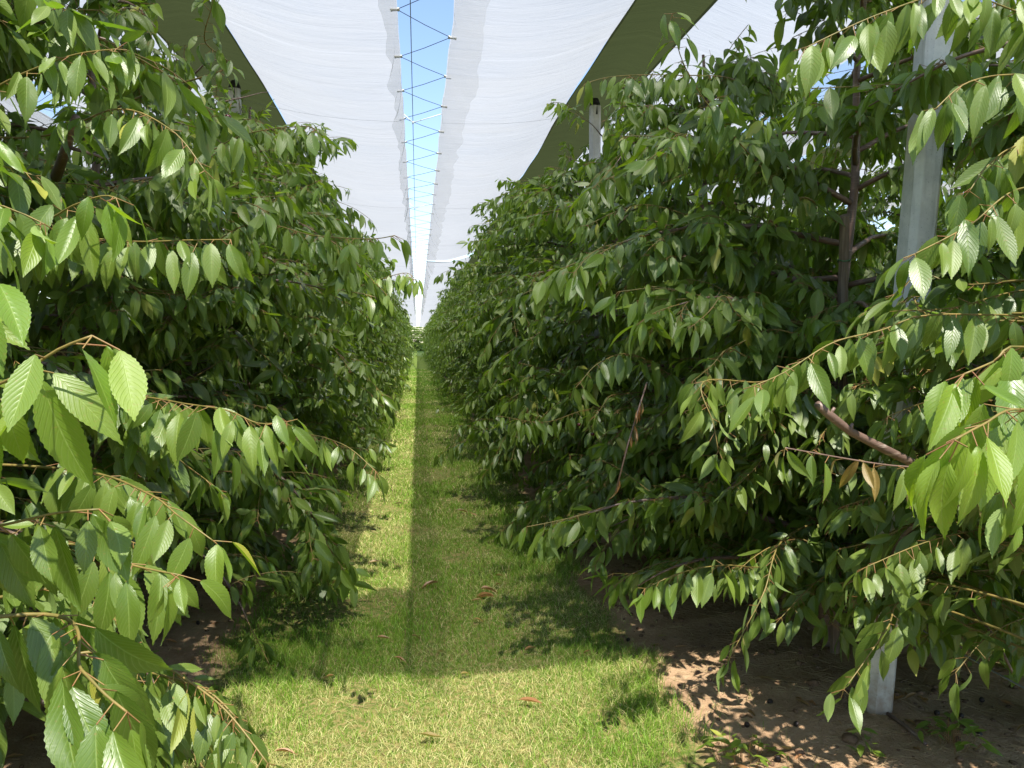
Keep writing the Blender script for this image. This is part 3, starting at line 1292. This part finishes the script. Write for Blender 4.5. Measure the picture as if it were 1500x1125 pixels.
def build_near_tree(seed, x, y, label, group, **kw):
    root = tree_root(x, y, label, group)
    loc = root.location.copy()
    close = kw.pop('close', 0)

    def reject(q, limb=False):
        p = q + loc
        if limb:
            return in_window(p, only_low=True) or (p.y < close + .25 and abs(p.x) < .9 * p.y) or (loc.y < 4.6 and (p.xy - loc.xy).length > .32 and in_window(p))
        gx_, gy_ = p.x - .085 * p.z, p.y + .55 * p.z
        if loc.x > 0 and p.x > 0 and .25 < gx_ and 2.5 < gy_ < 3.85 and (gx_ < 1.12 or (gx_ < 1.75 and noise.noise(Vector((gx_ * 5, gy_ * 5, 3))) > -.05)):
            return True          # open to the sun: the dapples in front of the post
        return in_window(p) or (p.y < close and abs(p.x) < 1.2 * max(p.y, .2))
    t = gen_tree(seed, reject=reject, **kw)
    rng = np.random.default_rng(seed)
    mb = MB()
    mb.tube([t['leader'][0] - UP * .15] + t['leader'], [.052] + t['lr'], 10)
    mb.build('trunk', M_BARK, root)
    for pts, rr in t['limbs']:
        b = MB()
        b.tube(pts, rr, 6)
        b.build('limb', M_BARK, root)
    o = root.location
    seg = [q for q in t['seg'] if not in_window(q[0] + o)]
    pet = [q for q in t['pet'] if not in_window(q[0] + o)]
    link('twigs', twig_mesh('twigs', seg, pet), root)
    t['leaves'].prune(reject)
    link('crown', t['leaves'].mesh('crown', T_NEAR, rng), root)
    return root, t


def build_mid_tree(seed, T, label, group, x, y, twig=True, **kw):
    root = tree_root(x, y, label, group)
    t = gen_tree(seed, **kw)
    rng = np.random.default_rng(seed)
    mb = MB()
    mb.tube([t['leader'][0] - UP * .15] + t['leader'], [.052] + t['lr'], 7)
    for pts, rr in t['limbs']:
        mb.tube(pts[::2] if len(pts) > 5 else pts, (rr[::2] if len(pts) > 5 else rr), 4)
    mb.build('trunk', M_BARK, root)
    if twig:
        link('twigs', twig_mesh('twigs', t['seg'], []), root)
    link('crown', t['leaves'].mesh('crown', T, rng), root)
    return root


def copy_tree(src, x, y, rz, sc, label, group):
    root = tree_root(x, y, label, group, rz)
    root.scale = (sc * 1.0, sc * 1.0, sc)
    for ch in src.children:
        if ch.name.split('.')[0] in ('trunk', 'twigs', 'crown'):
            d = ch.copy()
            COL.objects.link(d)
            d.parent = root
    return root


GROUP = {'right': 'cherry trees of the right row', 'left': 'cherry trees of the left row'}
NEAR = {}
for side, xr, ys in (('right', XR, near_R), ('left', XL, near_L)):
    for i, y in enumerate(ys):
        jx = (.05, .12, .06, 0)[i] if side == 'right' else (.05, -.03, .04, 0)[i]
        lab = f'{ordinal(i)} cherry tree of the {side} row from the near end, large drooping green leaves'
        H = (3.8, 3.9, 3.75, 3.95)[i] if side == 'right' else (3.5, 3.95, 3.95, 3.95)[i]
        NEAR[side, i] = build_near_tree(100 + i * 3 + (40 if side == 'left' else 0), xr + jx, y, lab, GROUP[side], H=H, nlimb=44 if i == 0 else 56, dens=1.08, leafstep=.030, lsize=.148, topthin=.40 if side == 'right' else .40, close=((1.75 if side == 'right' else 1.45) if i == 0 else 0), wide=1.0 if side == 'right' else 1.06, zmin=(1.0 if side == 'right' else .7) if i == 0 else .36)

r0 = random.Random(4)
mids, fars = [], []
proto_stake = None
for side, xr in (('right', XR), ('left', XL)):
    y = (near_R if side == 'right' else near_L)[-1]
    for i in range(4, 47):
        y += TREE_S + r0.uniform(-.08, .08)
        x = xr + r0.uniform(-.05, .05) + (.07 if side == 'left' else 0)
        lab = f'{ordinal(i)} cherry tree of the {side} row from the near end, leafy down to the grass'
        if y < 30:
            if len(mids) < 5:
                mids.append(build_mid_tree(300 + len(mids), T_MID, lab, GROUP[side], x, y, H=4.0, ybias=.22, nlimb=50, lsize=.142))
            else:
                copy_tree(r0.choice(mids), x, y, r0.uniform(0, 6.28), r0.uniform(.96, 1.06), lab, GROUP[side])
        else:
            if len(fars) < 3:
                fars.append(build_mid_tree(400 + len(fars), T_FAR, lab, GROUP[side], x, y, False, H=4.05, ybias=.30, nlimb=36, lsize=.15, fewer=.6))
            else:
                copy_tree(r0.choice(fars), x, y, r0.uniform(0, 6.28), r0.uniform(.96, 1.06), lab, GROUP[side])
for nm, xr in (('second row on the right', XR + LANE_S), ('second row on the left', XL - LANE_S)):
    for i in range(14):
        y = 3.2 + i * TREE_S + r0.uniform(-.1, .1)
        copy_tree(r0.choice(mids[:]), xr + r0.uniform(-.06, .06), y, r0.uniform(0, 6.28), r0.uniform(.9, 1.0),
                  f'{ordinal(i)} cherry tree of the {nm}, seen through the nearer leaves', 'cherry trees of the ' + nm)

# stakes
sp = []
n = 0
for (px, py, Y) in ((1237, 332, 3.62), (1034, 398, 5.35), (912, 412, 7.4)):
    p = at(px, py, Y)
    s = stake_at(p.x, p.y, ('weathered wooden stake tied to the trunk left of the large concrete post', 'weathered wooden stake by the third trunk of the right row',
                            'weathered wooden stake by the fourth trunk of the right row')[n], h=p.z)
    n += 1
    sp.append(s)
for i, y in enumerate(near_L):
    stake_at(XL - .08, y + .1, f'weathered wooden stake behind the leaves at the {ordinal(i)} trunk of the left row', src=sp[0])

# trees beyond the end of the rows
for i, (x, y, s) in enumerate(((-4.5, 133, 1.35), (-1.2, 131, 1.3), (1.2, 132, 1.35), (3.8, 133, 1.4), (7, 134, 1.35))):
    lab = ('dark tree far beyond the end of the lane, leftmost of five', 'dark tree beyond the end of the lane, just left of its middle', 'dark tree beyond the end of the lane, just right of its middle',
           'dark tree far beyond the end of the right row', 'dark tree far beyond the end of the lane, rightmost of five')[i]
    t = copy_tree(mids[i % 5], x, y, i * 1.3, s, lab, 'dark trees beyond the rows')
    t.name = 'distant_tree'
    t.scale = (s * 1.6, s * 1.6, s)
    t.location.z = -.55 * s


# ------------------------------------------------------------------ the sprays that reach towards the lane
def spray(root, pts, size, step=.032, young=.5, droop=None, start=0.0, tip=True, seed=1, T=T_HERO, r0=.0034, stalk=.035, rosette=0, dry=0, wood=False, facing=None):
    """a shoot (child of its tree) with big hanging leaves as its sub-part; pts in world space"""
    r = random.Random(seed)
    rng = np.random.default_rng(seed)
    size *= .90
    inv = Vector(root.location)
    P = [Vector(p) - inv for p in pts]
    lead = 0
    if math.hypot(P[0].x, P[0].y) > .12:
        q = Vector((0, 0, max(.3, min(P[0].z - .08, 3.2))))
        P = [q, q.lerp(P[0], .55) + UP * .03] + P
        lead = 2
    # smooth the course of the shoot
    fine = []
    m = len(P)
    i_lead = 0
    for i in range(m - 1):
        if i == lead:
            i_lead = len(fine)
        p0, p1, p2, p3 = P[max(i - 1, 0)], P[i], P[i + 1], P[min(i + 2, m - 1)]
        ns = max(3, int((p2 - p1).length / .02))
        for k in range(ns):
            t = k / ns
            fine.append(.5 * ((2 * p1) + (p2 - p0) * t + (2 * p0 - 5 * p1 + 4 * p2 - p3) * t * t + (3 * p1 - p0 - 3 * p2 + p3) * t ** 3))
    fine.append(P[-1])
    n = len(fine)
    mb = MB()
    mb.tube(fine, [r0 * (1 - .5 * (i - i_lead) / max(1, n - 1 - i_lead)) if i >= i_lead else r0 * (1 + .9 * (1 - i / i_lead)) for i in range(n)], 6)
    LV, PET = Leaves(), []
    acc, sg = 0, 1
    for i in range(n - 1):
        t = (i - i_lead) / (n - 1 - i_lead)
        acc += (fine[i + 1] - fine[i]).length * r.uniform(.2, 2.1)
        while acc > step:
            acc -= step
            if t < (start if not lead else start - .5):
                continue
            d = (fine[i + 1] - fine[i]).normalized()
            y = young * r.uniform(.55, 1.1) * (.6 + .5 * t)
            s = size * r.uniform(.62, 1.16) * (1 - .3 * max(0, (t - .85) / .15))
            p2 = leaf_on(LV, PET, r, fine[i], d, sg, s, y, stalk, droop if droop is None else droop * r.uniform(.7, 1.4), dry if r.random() < dry else 0)
            if facing is not None:
                LV.n[-1] = tuple(Vector(facing) + UP * .5 + rv(r, .3))
            sg = -sg
    if tip:
        d = (fine[-1] - fine[-3]).normalized()
        for q in range(3):
            leaf_on(LV, PET, r, fine[-1], d, (-1, 1, .1)[q], size * r.uniform(.6, .95), min(1, young * 1.25), stalk, .9)
    if rosette:
        spur(LV, PET, r, fine[i_lead], rosette, size * .85, young * .4, .04)
    nt_ = len(mb.v)
    nf = len(mb.f)
    if PET:
        V, F = seg_mesh([tuple(a) for a, b in PET], [tuple(b) for a, b in PET], np.full(len(PET), .0013), np.full(len(PET), .0010), 4)
        mb.add(V.tolist(), F.tolist())
    sh = mb.build('shoot', M_BARK if wood else M_SHOOT, root)
    sh.data.materials.append(M_PETIOLE)
    sh.data.polygons.foreach_set('material_index', [0] * nf + [1] * (len(mb.f) - nf))
    link('leaves', LV.mesh('leaves', T, rng), sh)
    return sh


def px(lst):
    return [at(*q) for q in lst]


L0, L1_, L2, L3 = (NEAR['left', i][0] for i in range(4))
R0, R1_, R2, R3 = (NEAR['right', i][0] for i in range(4))
CAMV = (0.0, -1.0, 0)
# left side
spray(L0, px([(-190, 640, 1.35), (-60, 585, 1.15), (20, 553, 1.08), (85, 512, 1.06), (135, 492, 1.05)]), 0.159, 0.0320, 0.95, 1.5, .25, True, 11, facing=(.3, -1, 0))
spray(L0, px([(-190, 460, 1.45), (-70, 410, 1.22), (-5, 392, 1.16)]), 0.157, 0.0336, 0.85, 1.0, .3, True, 12, facing=(.3, -1, 0))
spray(L0, px([(-150, 800, 1.5), (0, 770, 1.30), (80, 752, 1.27), (145, 746, 1.26)]), 0.148, 0.0272, 0.37, 1.4, .2, True, 13, facing=(.25, -1, 0))
spray(L1_, px([(120, 690, 2.2), (215, 722, 1.90), (262, 756, 1.80), (312, 792, 1.76)]), 0.136, 0.0272, 0.48, 1.2, .15, True, 14, rosette=5, facing=(.3, -1, 0))
spray(L0, px([(60, 800, 1.75), (165, 821, 1.62), (215, 833, 1.58), (262, 842, 1.55)]), 0.138, 0.0288, 0.41, 1.3, .2, True, 15, facing=(.2, -1, 0))
spray(L0, px([(40, 900, 1.35), (120, 982, 1.16), (155, 1018, 1.12), (186, 1043, 1.10)]), 0.159, 0.0272, 0.41, 1.3, .1, True, 16, facing=(.1, -1, 0))
spray(L0, px([(90, 860, 1.9), (190, 945, 1.72), (265, 990, 1.64), (330, 1040, 1.58), (392, 1118, 1.52)]), 0.111, 0.0190, 0.17, 1.0, .0, True, 17, rosette=7, stalk=.03)
spray(L0, px([(100, 960, 1.8), (220, 985, 1.7), (300, 1010, 1.64), (345, 1050, 1.6)]), .10, .019, 0.10, .9, .1, True, 41, rosette=6, stalk=.03)
spray(L1_, px([(180, 580, 2.5), (275, 592, 2.18), (335, 602, 2.05), (378, 620, 2.0), (420, 618, 1.96)]), 0.143, 0.0264, 0.41, 1.4, .1, True, 18, rosette=8, facing=(.3, -1, 0))
spray(L1_, px([(120, 350, 2.6), (205, 354, 2.36), (270, 352, 2.28), (338, 351, 2.22)]), 0.138, 0.0272, 0.31, 1.5, .1, True, 19, facing=(.2, -1, 0))
spray(L1_, px([(40, 330, 2.2), (110, 300, 1.98), (150, 287, 1.92), (170, 290, 1.9)]), 0.148, 0.0288, 0.90, 1.3, .3, True, 20, facing=(.3, -1, 0))
spray(L1_, px([(-60, 150, 2.3), (40, 105, 2.15), (110, 80, 2.1), (170, 72, 2.05)]), 0.133, 0.0272, 0.41, 1.2, .1, True, 21)
spray(L1_, px([(60, 200, 2.6), (170, 160, 2.4), (250, 190, 2.3), (300, 250, 2.25)]), 0.133, 0.0256, 0.48, 1.2, .1, True, 22)
spray(L2, px([(180, 270, 3.9), (260, 250, 3.4), (350, 200, 3.1), (440, 185, 2.95), (462, 190, 2.9)]), 0.148, 0.0256, 0.61, 1.2, .1, True, 23, T=T_NEAR)
spray(L2, px([(250, 400, 3.9), (360, 330, 3.5), (460, 345, 3.2), (540, 350, 3.05), (578, 345, 3.0)]), 0.122, 0.0256, 0.51, 1.2, .1, True, 24, T=T_NEAR)
spray(L3, px([(420, 440, 5.4), (520, 420, 4.9), (590, 400, 4.6), (605, 410, 4.5)]), 0.138, 0.0272, 0.48, 1.2, .1, True, 25, T=T_NEAR)
spray(L2, px([(330, 100, 3.6), (300, 60, 3.4), (310, 10, 3.3), (318, -40, 3.3)]), 0.127, 0.0272, 0.54, 1.1, .1, True, 26, T=T_NEAR)
spray(L2, px([(350, 690, 3.6), (430, 640, 3.2), (500, 650, 3.05), (550, 690, 2.95)]), .115, .03, 0.24, 1.2, .1, True, 27, T=T_NEAR)
# right side
spray(R0, px([(1620, 640, 1.35), (1500, 600, 1.17), (1440, 622, 1.12), (1398, 645, 1.09)]), 0.159, 0.0240, 0.95, 1.7, .35, True, 30, facing=(-.2, -1, .1), stalk=.04)
spray(R0, px([(1640, 560, 1.45), (1500, 508, 1.28), (1455, 530, 1.25), (1412, 548, 1.23)]), 0.148, 0.0272, 0.85, .8, .2, True, 31, facing=(-.3, -1, .5))
spray(R0, px([(1600, 500, 2.1), (1500, 466, 2.02), (1440, 461, 2.0), (1350, 463, 1.98), (1290, 484, 1.96), (1220, 502, 1.94), (1150, 545, 1.9), (1105, 565, 1.88)]), 0.138, 0.0248, 0.37, 1.6, .05, True, 32, facing=(-.2, -1, 0))
spray(R1_, px([(1120, 830, 3.2), (1060, 828, 2.98), (1000, 838, 2.88), (945, 862, 2.82)]), 0.143, 0.0256, 0.34, 1.2, .1, True, 33, rosette=5)
spray(R1_, px([(1140, 800, 3.0), (1120, 865, 2.85), (1092, 920, 2.8), (1068, 965, 2.78)]), 0.138, 0.0256, 0.24, 1.2, .1, True, 34)
spray(R0, px([(1330, 880, 2.5), (1300, 920, 2.4), (1262, 975, 2.35), (1236, 1010, 2.32)]), 0.154, 0.0360, 0.24, 1.4, .2, True, 35, facing=(-.2, -1, 0))
spray(R0, px([(1640, 60, 2.2), (1500, 20, 2.1), (1400, -10, 2.05), (1290, 20, 2.0), (1180, 70, 1.98)]), 0.154, 0.0256, 0.34, 1.4, .05, True, 36, facing=(-.2, -1, 0))
spray(R0, px([(1600, 130, 2.0), (1500, 110, 1.9), (1420, 120, 1.85), (1370, 160, 1.82)]), 0.164, 0.0288, 0.27, 1.5, .1, True, 37, facing=(-.2, -1, 0))
spray(R0, px([(1620, 290, 2.0), (1500, 275, 1.9), (1420, 330, 1.85), (1340, 372, 1.82)]), 0.148, 0.0272, 0.41, 1.3, .1, True, 38, facing=(-.3, -1, .2))
spray(R1_, px([(1150, 280, 3.4), (1050, 170, 3.1), (1000, 90, 3.0), (985, 20, 2.95)]), 0.133, 0.0256, 0.41, 1.1, .1, True, 39, T=T_NEAR)
spray(R2, px([(1150, 340, 4.6), (1030, 320, 4.2), (940, 300, 4.0), (860, 330, 3.9)]), 0.133, 0.0256, 0.27, 1.2, .1, True, 40, T=T_NEAR)
spray(R2, px([(1080, 120, 4.0), (980, 110, 3.7), (900, 112, 3.55), (858, 122, 3.5)]), 0.138, 0.0272, 0.37, 1.2, .1, True, 42, T=T_NEAR)
spray(R3, px([(940, 590, 5.6), (860, 600, 5.1), (800, 618, 4.9), (735, 610, 4.7)]), 0.143, 0.0272, 0.51, 1.3, .1, True, 43, T=T_NEAR)
spray(R2, px([(1000, 560, 4.0), (930, 520, 3.6), (880, 530, 3.45), (850, 560, 3.4)]), 0.143, 0.0256, 0.24, 1.3, .1, True, 44, T=T_NEAR)
spray(R1_, px([(1110, 560, 2.9), (1030, 560, 2.7), (1045, 620, 2.62), (1052, 660, 2.6)]), 0.127, 0.0272, 0.27, 1.2, .1, True, 45, T=T_NEAR)
spray(R0, px([(1480, 720, 2.1), (1390, 690, 1.95), (1290, 680, 1.85), (1150, 656, 1.8)]), .105, .05, 0.20, 1.6, .35, True, 46, dry=.55, wood=True, stalk=.03)
spray(R0, px([(1640, 420, 2.5), (1500, 425, 2.3), (1400, 450, 2.2), (1320, 455, 2.15)]), .135, .026, 0.24, 1.3, .05, True, 51, facing=(-.2, -1, 0))
spray(R0, px([(1640, 600, 2.6), (1500, 590, 2.4), (1380, 585, 2.25), (1300, 610, 2.2)]), .130, .024, 0.17, 1.3, .05, True, 52, facing=(-.2, -1, 0))
spray(R0, px([(1620, 760, 2.6), (1480, 770, 2.4), (1370, 790, 2.3), (1270, 830, 2.25)]), .135, .026, 0.14, 1.3, .05, True, 53, facing=(-.2, -1, 0))
spray(R0, px([(1640, 880, 2.5), (1520, 900, 2.35), (1450, 930, 2.3), (1400, 985, 2.25)]), .135, .030, 0.14, 1.3, .05, True, 54)
spray(R0, px([(1640, 180, 2.2), (1500, 210, 2.0), (1450, 240, 1.95), (1420, 280, 1.92)]), .15, .030, 0.34, 1.3, .05, True, 55, facing=(-.2, -1, 0))
spray(R0, px([(1640, 700, 1.7), (1540, 680, 1.45), (1490, 690, 1.35), (1470, 720, 1.32)]), .15, .028, 0.48, 1.4, .05, True, 56, facing=(-.2, -1, 0))
k_ = 60
for (x0, y0, x1, y1, bend) in ((1560, 500, 1270, 520, 10), (1570, 560, 1255, 565, 25), (1580, 640, 1270, 690, 20), (1590, 700, 1240, 740, 20), (1600, 790, 1290, 800, 25), (1600, 850, 1250, 880, 25), (1560, 900, 1330, 940, 10)):
    spray(R0, px([(x0, y0, 2.95), ((2 * x0 + x1) / 3, (2 * y0 + y1) / 3 - bend, 2.8), ((x0 + 2 * x1) / 3, (y0 + 2 * y1) / 3 - bend, 2.7), (x1, y1, 2.62)]), .128, .021, .22, None, .0, True, k_, T=T_NEAR, rosette=5)
    k_ += 1
rr = random.Random(31)
k_ = 80
for tr, ya, yb, lst in ((R1_, 2.95, 3.5, [(rr.uniform(1060, 1500), rr.uniform(600, 930)) for _ in range(34)]),
                        (R2, 4.3, 5.1, [(rr.uniform(800, 1100), rr.uniform(600, 850)) for _ in range(26)]),
                        (R0, 2.7, 2.9, [(rr.uniform(1215, 1320), 455 + 25 * q_) for q_ in range(18)]),
                        (R1_, 3.0, 3.5, [(rr.uniform(960, 1250), rr.uniform(430, 640)) for _ in range(12)])):
    for (x1, y1) in lst:
        if tr is R2:
            y1 = min(y1, 690 + (x1 - 780) * .5)
        Y = rr.uniform(ya, yb)
        ln = rr.uniform(.3, .5)
        e = at(x1, y1, Y)
        if e.x < 1.02:
            e.x = 1.02 + rr.uniform(0, .1)
        b_ = tr.location + Vector((0, 0, e.z))
        u_ = (b_ - e).normalized()
        u_ = (u_ + Vector((rr.uniform(-.4, .4), rr.uniform(-.4, .4), 0))).normalized()
        spray(tr, [e + u_ * ln + UP * rr.uniform(0, .12), e + u_ * ln * .6 + UP * rr.uniform(.03, .12), e + u_ * ln * .3 + UP * .05, e], .135, .021, rr.choice((.05, .15, .3)), None, .0, True, k_, T=T_NEAR, rosette=rr.choice((0, 5)))
        k_ += 1
# bare snapped limb
mb = MB()
pts = [p - R0.location for p in px([(1420, 720, 2.3), (1300, 660, 2.05), (1245, 632, 1.98), (1215, 608, 1.95), (1197, 592, 1.94)])]
mb.tube(pts, [.013, .0125, .011, .012, .0105], 9)
mb.tube([pts[2], pts[2] + Vector((.004, -.005, .022))], [.007, .004], 6)
mb.tube([pts[3], pts[3] + Vector((.012, -.004, .02))], [.006, .004], 6)
mb.build('limb', M_BARK, R0)['label'] = 'bare snapped brown limb stub'
# bare lopped limb at the upper left
mb = MB()
pts = [p - L2.location for p in px([(82, 260, 3.2), (98, 215, 3.0), (104, 190, 2.95), (112, 172, 2.9)])]
mb.tube(pts, [.020, .017, .015, .014], 9)
mb.tube([pts[1], pts[1] + Vector((.06, -.03, -.02)), pts[1] + Vector((.16, -.05, -.05))], [.008, .006, .005], 6)
mb.build('limb', M_BARK, L2)['label'] = 'lopped bare limb, red-brown bark'
# dead brown twig with curled leaves hanging in the right row
rr = random.Random(8)
LV = Leaves()
mb = MB()
dp = [p - R2.location for p in px([(948, 560, 3.4), (935, 600, 3.36), (920, 650, 3.33), (902, 720, 3.3)])]
mb.tube(dp, .004, 6)
dt = mb.build('dead_twig', M_BARK, R2)
dt['label'] = 'dead brown twig with curled withered leaves'
for k in range(13):
    t = rr.uniform(.15, 1) * 3
    i = min(2, int(t))
    LV.add(dp[i].lerp(dp[i + 1], t - i), Vector((rr.gauss(0, .25), rr.gauss(0, .25), -1)), (rr.gauss(0, 1), -1, .2), rr.uniform(.045, .085), 0, rr.uniform(.8, 1))
link('leaves', LV.mesh('leaves', T_NEAR, np.random.default_rng(3)), dt)


# a few cherries left on the trees
def cherry_ball(r, m, name):
    b = MB()
    n, k = 10, 14
    v, f = [], []
    for i in range(n + 1):
        th = PI * i / n
        for j in range(k):
            ph = 2 * PI * j / k
            q = r * (1 - .12 * math.exp(-(th / .45) ** 2))
            v.append((q * math.sin(th) * math.cos(ph), q * math.sin(th) * math.sin(ph), q * math.cos(th) * .93))
    for i in range(n):
        for j in range(k):
            f.append((i * k + j, i * k + (j + 1) % k, (i + 1) * k + (j + 1) % k, (i + 1) * k + j))
    b.add(v, f)
    return b


for tr, lst in ((R3, ((868, 636, 4.6), (848, 622, 4.65))), (L2, ((334, 172, 2.9),))):
    for q in lst:
        p = at(*q) - tr.location
        c = cherry_ball(.012, M_CHERRY, 'cherry').build('cherry', M_CHERRY, tr)
        c.location = p
        s = MB()
        s.tube([(0, 0, .009), (.004, .002, .03), (.012, .004, .05)], .0011, 5)
        s.build('stalk', M_PETIOLE, c)


# ------------------------------------------------------------------ small things on the ground
make_leaf_litter()
rr = random.Random(21)
leaf_spots = [(642, 862, .13, 1, 'curled brown fallen leaf, the larger one on the grass left of the pair'),
              (704, 872, .12, 1, 'curled brown fallen leaf, nearer end of the pair on the grass'), (724, 882, .17, 1, 'long curled brown fallen leaf at the right of the pair on the grass'),
              (690, 888, .07, .8, None), (736, 852, .07, .7, None), (733, 864, .06, .8, None), (552, 942, .08, .9, None), (603, 940, .05, 1, None), (578, 972, .09, 1, None),
              (760, 1036, .11, 1, None), (768, 962, .08, 1, None), (490, 998, .06, .8, None), (693, 914, .08, .7, None), (742, 902, .06, .6, None), (540, 830, .09, .7, None),
              (590, 742, .09, .6, None), (700, 760, .08, .8, None), (668, 752, .14, .7, None), (648, 1092, .10, .5, None), (402, 1112, .09, 1, None), (674, 996, .06, .5, None),
              (866, 962, .07, .9, None), (640, 966, .06, .3, None)]
others = ['small tan fallen leaf just below the curled brown pair', 'pale tan fallen leaf above the curled brown pair', 'small orange-brown fallen leaf beside the curled pair', 'tan fallen leaf in the shaded grass on the left',
          'tiny orange fallen leaf in the middle of the shaded grass', 'dark brown fallen leaf near the edge of the sunlit grass', 'long brown fallen leaf on the sunlit front grass', 'reddish fallen leaf near the right edge of the shade',
          'small tan fallen leaf on the front shadow line at the left', 'pale fallen leaf right of centre in the shaded grass', 'greyish tan fallen leaf on the right of the shaded grass', 'whitish fallen leaf at the near end of the sunlit strip',
          'whitish fallen leaf further up the sunlit strip', 'tan fallen leaf in the shade right of the sunlit strip', 'long tan fallen stem-like leaf up the lane right of the strip', 'pale fallen leaf at the very front of the sunlit grass',
          'orange-brown fallen leaf under the left foreground twig', 'pale fallen leaf on the front shadow line at the centre', 'brown fallen leaf at the right edge of the grass', 'dull green fallen leaf in the middle of the shade']
oi = 0
for (x, y, s, dry, lab) in leaf_spots:
    if lab is None:
        lab = others[oi]
        oi += 1
    p = on_ground(x, y)
    LV = Leaves()
    a = rr.uniform(0, 6.28)
    a = rr.choice((0, PI)) + rr.uniform(-.6, .6)
    LV.add((0, 0, .012), (math.cos(a), math.sin(a), .05), (rr.gauss(0, .3), rr.gauss(0, .3), 1), s, .2, dry)
    o = link('fallen_leaf', LV.mesh('fallen_leaf', T_NEAR, np.random.default_rng(oi + 50)))
    o.location = (p.x, p.y, p.z + .02)
    tag(o, lab, 'leaf', 'fallen leaves on the grass')

balls = None
spots = [(1166, 1068), (1128, 1034), (1094, 1066), (1372, 1060), (1438, 1032), (1425, 1084), (1434, 1088), (1402, 1102), (1408, 1062), (1139, 1118), (1040, 986), (920, 938), (248, 918), (290, 918), (286, 866), (215, 940)]
labs = ['black dropped cherry alone on bare soil left of the post foot', 'black dropped cherry on the soil under the drooping right spray', 'small black dropped cherry left of the others near the post', 'black dropped cherry just right of the concrete post',
        'black dropped cherry on the soil at the far right', 'black dropped cherry, upper of the pair at lower right', 'black dropped cherry, lower of the pair at lower right', 'black dropped cherry near the weed at lower right',
        'black dropped cherry between the post and the far right one', 'black dropped cherry at the bottom edge beside the weed', 'black dropped cherry in the sun patches on the soil', 'black dropped cherry at the edge of the right soil strip',
        'black dropped cherry on the left soil strip, left of two', 'black dropped cherry on the left soil strip, right of two', 'black dropped cherry further back on the left soil strip', 'black dropped cherry under the left foreground leaves']
for (x, y), lab in zip(spots, labs):
    p = on_ground(x, y)
    if balls is None:
        o = cherry_ball(.0125, M_OLDCHERRY, 'c').build('fallen_cherry', M_OLDCHERRY)
        balls = o
    else:
        o = balls.copy()
        COL.objects.link(o)
    o.location = (p.x, p.y, p.z + .010)
    o.rotation_euler = (rr.uniform(0, 3), rr.uniform(0, 3), rr.uniform(0, 3))
    o.scale = (1, rr.uniform(.8, 1.1), rr.uniform(.7, 1))
    tag(o, lab, 'cherry', 'dropped cherries on the soil')


def weed(x, y, size, n, label, seed):
    p = on_ground(x, y)
    r = random.Random(seed)
    root = empty('weed', p)
    tag(root, label, 'weed', 'green weeds at the edge of the soil')
    LV = Leaves()
    PET = []
    for k in range(n):
        a = r.uniform(0, 6.28)
        q = Vector((math.cos(a), math.sin(a), 0)) * r.uniform(0, size * 1.3)
        h = r.uniform(.02, .11) * (1 - q.length / size / 2)
        top = q + UP * max(.02, h)
        PET.append((q * .8, top))
        LV.add(top, Vector((math.cos(a + r.gauss(0, 1)), math.sin(a + r.gauss(0, 1)), r.uniform(-.3, .4))), Vector((r.gauss(0, .4), r.gauss(0, .4), 1)), r.uniform(.04, .085), r.uniform(.3, .7))
    if n > 20:
        link('foliage_stems', twig_mesh('foliage_stems', [], PET), root)
    link('leaves', LV.mesh('leaves', T_MID, np.random.default_rng(seed)), root)


weed(425, 865, .26, 90, 'leafy green weed patch at the edge of the left soil strip', 1)
weed(452, 868, .22, 60, 'lower green weed patch joining the grass beside the left soil strip', 2)
weed(1085, 1112, .12, 40, 'small dark green weed at the bottom edge left of the post', 3)
weed(1392, 1106, .10, 36, 'small bright green weed at the bottom edge right of the post', 4)
weed(425, 772, .20, 36, 'dark weed under the left row further back', 5)
weed(1262, 1108, .05, 12, 'tiny weed seedling in front of the post foot', 6)
weed(1445, 968, .22, 60, 'green weed clump in the sunny patch at the right edge', 7)

# thin drip hose and stick by the post
mb = MB()
a = on_ground(1300, 1062)
b = on_ground(1356, 1108)
mb.tube([a + UP * .012, a.lerp(b, .5) + UP * .016, b + UP * .010], [.008, .008, .006], 6)
o = mb.build('dry_stick', M_BARK)
tag(o, 'dark straight stick on the soil at the foot of the large post', 'stick')
mb = MB()
mb.tube([(XR + .12, y, .42 + .02 * math.sin(y * 1.7)) for y in np.arange(2.0, 30, .6)], .0035, 5, False)
o = mb.build('trellis_wire', M_WIRE)
tag(o, 'thin low wire running along the right tree row', 'wire')
